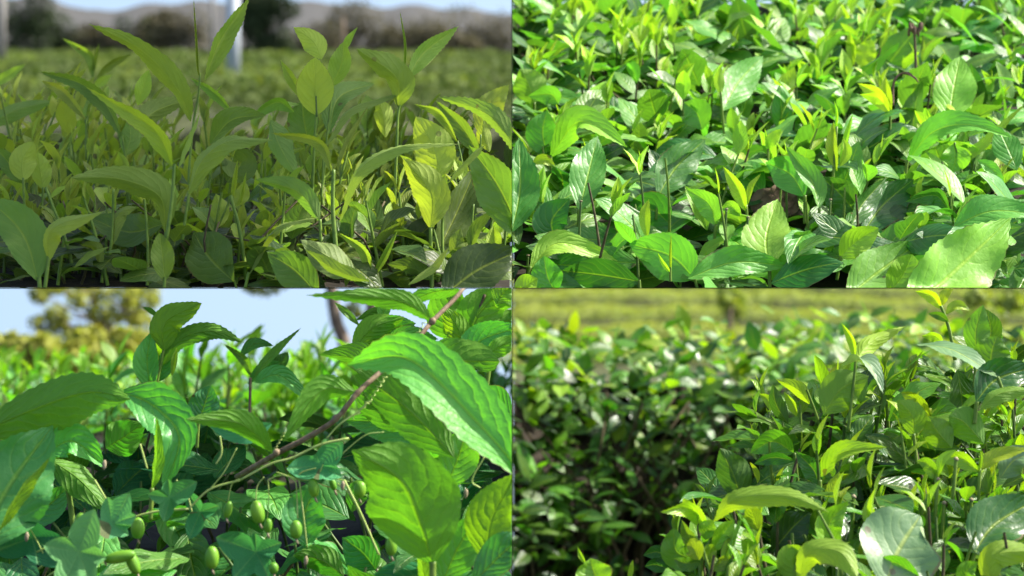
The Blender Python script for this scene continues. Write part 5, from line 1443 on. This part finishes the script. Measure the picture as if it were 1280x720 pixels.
for i in range(420):
    px = 860 + 425 * R.random() ** .8
    top = br_top(px)
    k = R.random()
    py = top + 8 + (735 - top) * k
    d = 2.07 - .36 * (py - 450) / 280 + R.uniform(-.05, .13)
    root = P(px, py, d)
    b = 0 if px > 1120 else (1 if py > 590 or px > 1010 else 2)
    if i % 5 < 3:
        D = Vector((R.uniform(-1, 1), R.uniform(-1, .5), R.uniform(-.3, .7)))
        ln = R.uniform(.034, .06)
        br.leaf(b, root, D, Vector((R.uniform(-.4, .4), R.uniform(-.8, .1), 1)), ln, ln * R.uniform(.42, .56), R.uniform(.0, .5), R.uniform(5, 60), R.uniform(4, 26), R.randrange(10 ** 6), R.uniform(.01, .07), n=14, across=3, serr=.004)
    else:
        h = R.uniform(.04, .085)
        br.shoot(b, root - Vector((0, 0, h * .8)), Vector((R.uniform(-.3, .2), R.uniform(-.35, .1), 1)), h, R.uniform(.028, .046), R.uniform(0, .35), R.uniform(.55, 1.0), R.choice((4, 5, 6, 7)), R, stem_r=.0013, spread=(86, 20), stem_mat=R.choice((0, 1, 2)))
for i in range(70):
    px = R.uniform(880, 1290); py = R.uniform(br_top(px) + 60, 730)
    d = 2.15 - .36 * (py - 450) / 280
    b = 0 if px > 1120 else (1 if py > 590 or px > 1010 else 2)
    if b not in br.stems: br.stems[b] = Geo()
    a = P(px, py + 40, d + .03)
    tube(br.stems[b], spline([a, a + Vector((R.uniform(-.01, .01), 0, .02)), a + Vector((R.uniform(-.02, .02), R.uniform(-.02, .02), .05))], 6), .0018, .0012, 5, mi=R.choice((1, 1, 2, 0)))
# clipped hedge beyond the path
def hedge_y(x, z): return 3.72 + .25 * x + .35 * max(0, (z + .30)) + .05 * math.sin(x * 9) + .04 * math.sin(z * 23 + x * 5)
for i in range(3600):
    x = R.uniform(0.002, 0.92); ht = -.082 - .03 * math.sin(x * 7) * .5 - .02 * x + R.gauss(0, .018)
    k = R.random() ** 1.5
    z = ht - k * .50
    y = hedge_y(x, z) + R.uniform(-.10, .10) + (.5 * R.random() if k < .08 else 0)
    if k > .2 and math.sin(x * 13 + z * 19) + math.sin(x * 5 - z * 11 + 1) > .75 and R.random() < .85: continue
    b = 3 if x < .26 else (4 if x < .58 else 5)
    D = Vector((R.uniform(-1, 1), R.uniform(-1, .2), R.uniform(-.4, .9)))
    ln = R.uniform(.024, .054)
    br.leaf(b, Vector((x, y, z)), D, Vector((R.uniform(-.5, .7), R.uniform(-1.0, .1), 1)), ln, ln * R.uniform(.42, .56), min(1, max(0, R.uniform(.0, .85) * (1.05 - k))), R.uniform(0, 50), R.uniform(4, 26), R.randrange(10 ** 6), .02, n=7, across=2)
for i in range(120):
    x = R.uniform(.01, 1.0); y = hedge_y(x, -.4) + R.uniform(.04, .16)
    b = 3 if x < .26 else (4 if x < .58 else 5)
    if b not in br.stems: br.stems[b] = Geo()
    a = Vector((x, y, -.62))
    tube(br.stems[b], spline([a, a + Vector((R.uniform(-.05, .05), R.uniform(-.05, .0), .2)), a + Vector((R.uniform(-.12, .12), R.uniform(-.08, 0), R.uniform(.3, .46)))], 7), .004, .002, 6, mi=1)
br.finish(br_bushes)
# hedge backing: a dark sheet closing the gaps behind the outer leaves
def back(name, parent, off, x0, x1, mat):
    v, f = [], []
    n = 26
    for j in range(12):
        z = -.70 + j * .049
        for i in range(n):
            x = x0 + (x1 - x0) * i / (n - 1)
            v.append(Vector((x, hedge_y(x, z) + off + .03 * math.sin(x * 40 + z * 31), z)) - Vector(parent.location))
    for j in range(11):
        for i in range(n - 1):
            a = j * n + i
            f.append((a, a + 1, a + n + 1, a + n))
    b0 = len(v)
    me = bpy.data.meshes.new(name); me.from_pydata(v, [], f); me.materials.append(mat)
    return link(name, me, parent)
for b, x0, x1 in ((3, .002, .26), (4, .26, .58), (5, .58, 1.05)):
    back('hedge_backing', br_bushes[b], .26, x0, x1, M['dry'] if False else M['soil'])

# tea rows on the hillside
row_y2 = [59.5, 62.6, 65.7, 68.8, 71.9, 75.0]
nm = ['lowest', 'second from lowest', 'third from lowest', 'third from highest', 'second from highest', 'topmost visible']
for i, y in enumerate(row_y2):
    tea_row('BR', y, -.008 * y, .235 * y, br_z, .34, .95, f'{nm[i]} clipped tea row on the sunny hillside', 'tea rows on the sunny hillside', M['FAR'], 7500, .075, (.25, 1.0), R, slant=.25, curve=-.034)
crown_tree('shrub', 'small shrub standing alone among the hillside tea rows', 'shrub', at(912, 412, 16), .2, .02, clumps(912, 380, 14, 22, 16, 9, 11, 61), 420, .035, (.1, .8), M['FAR'])
crown_tree('shrub', 'tall glinting shrub at the outer edge before the hillside', 'shrub', at(1236, 470, 8), .2, .02, clumps(1240, 392, 30, 34, 8, 14, 14, 62), 500, .024, (0, .7), M['FAR'])
crown_tree('shrub', 'dark low shrub at the top of the hillside behind the yellow-tipped shoot', 'shrub', at(1130, 372, 76), .6, .05, clumps(1130, 360, 16, 8, 76, 6, 8, 63), 300, .12, (0, .3), M['DARKTREE'])
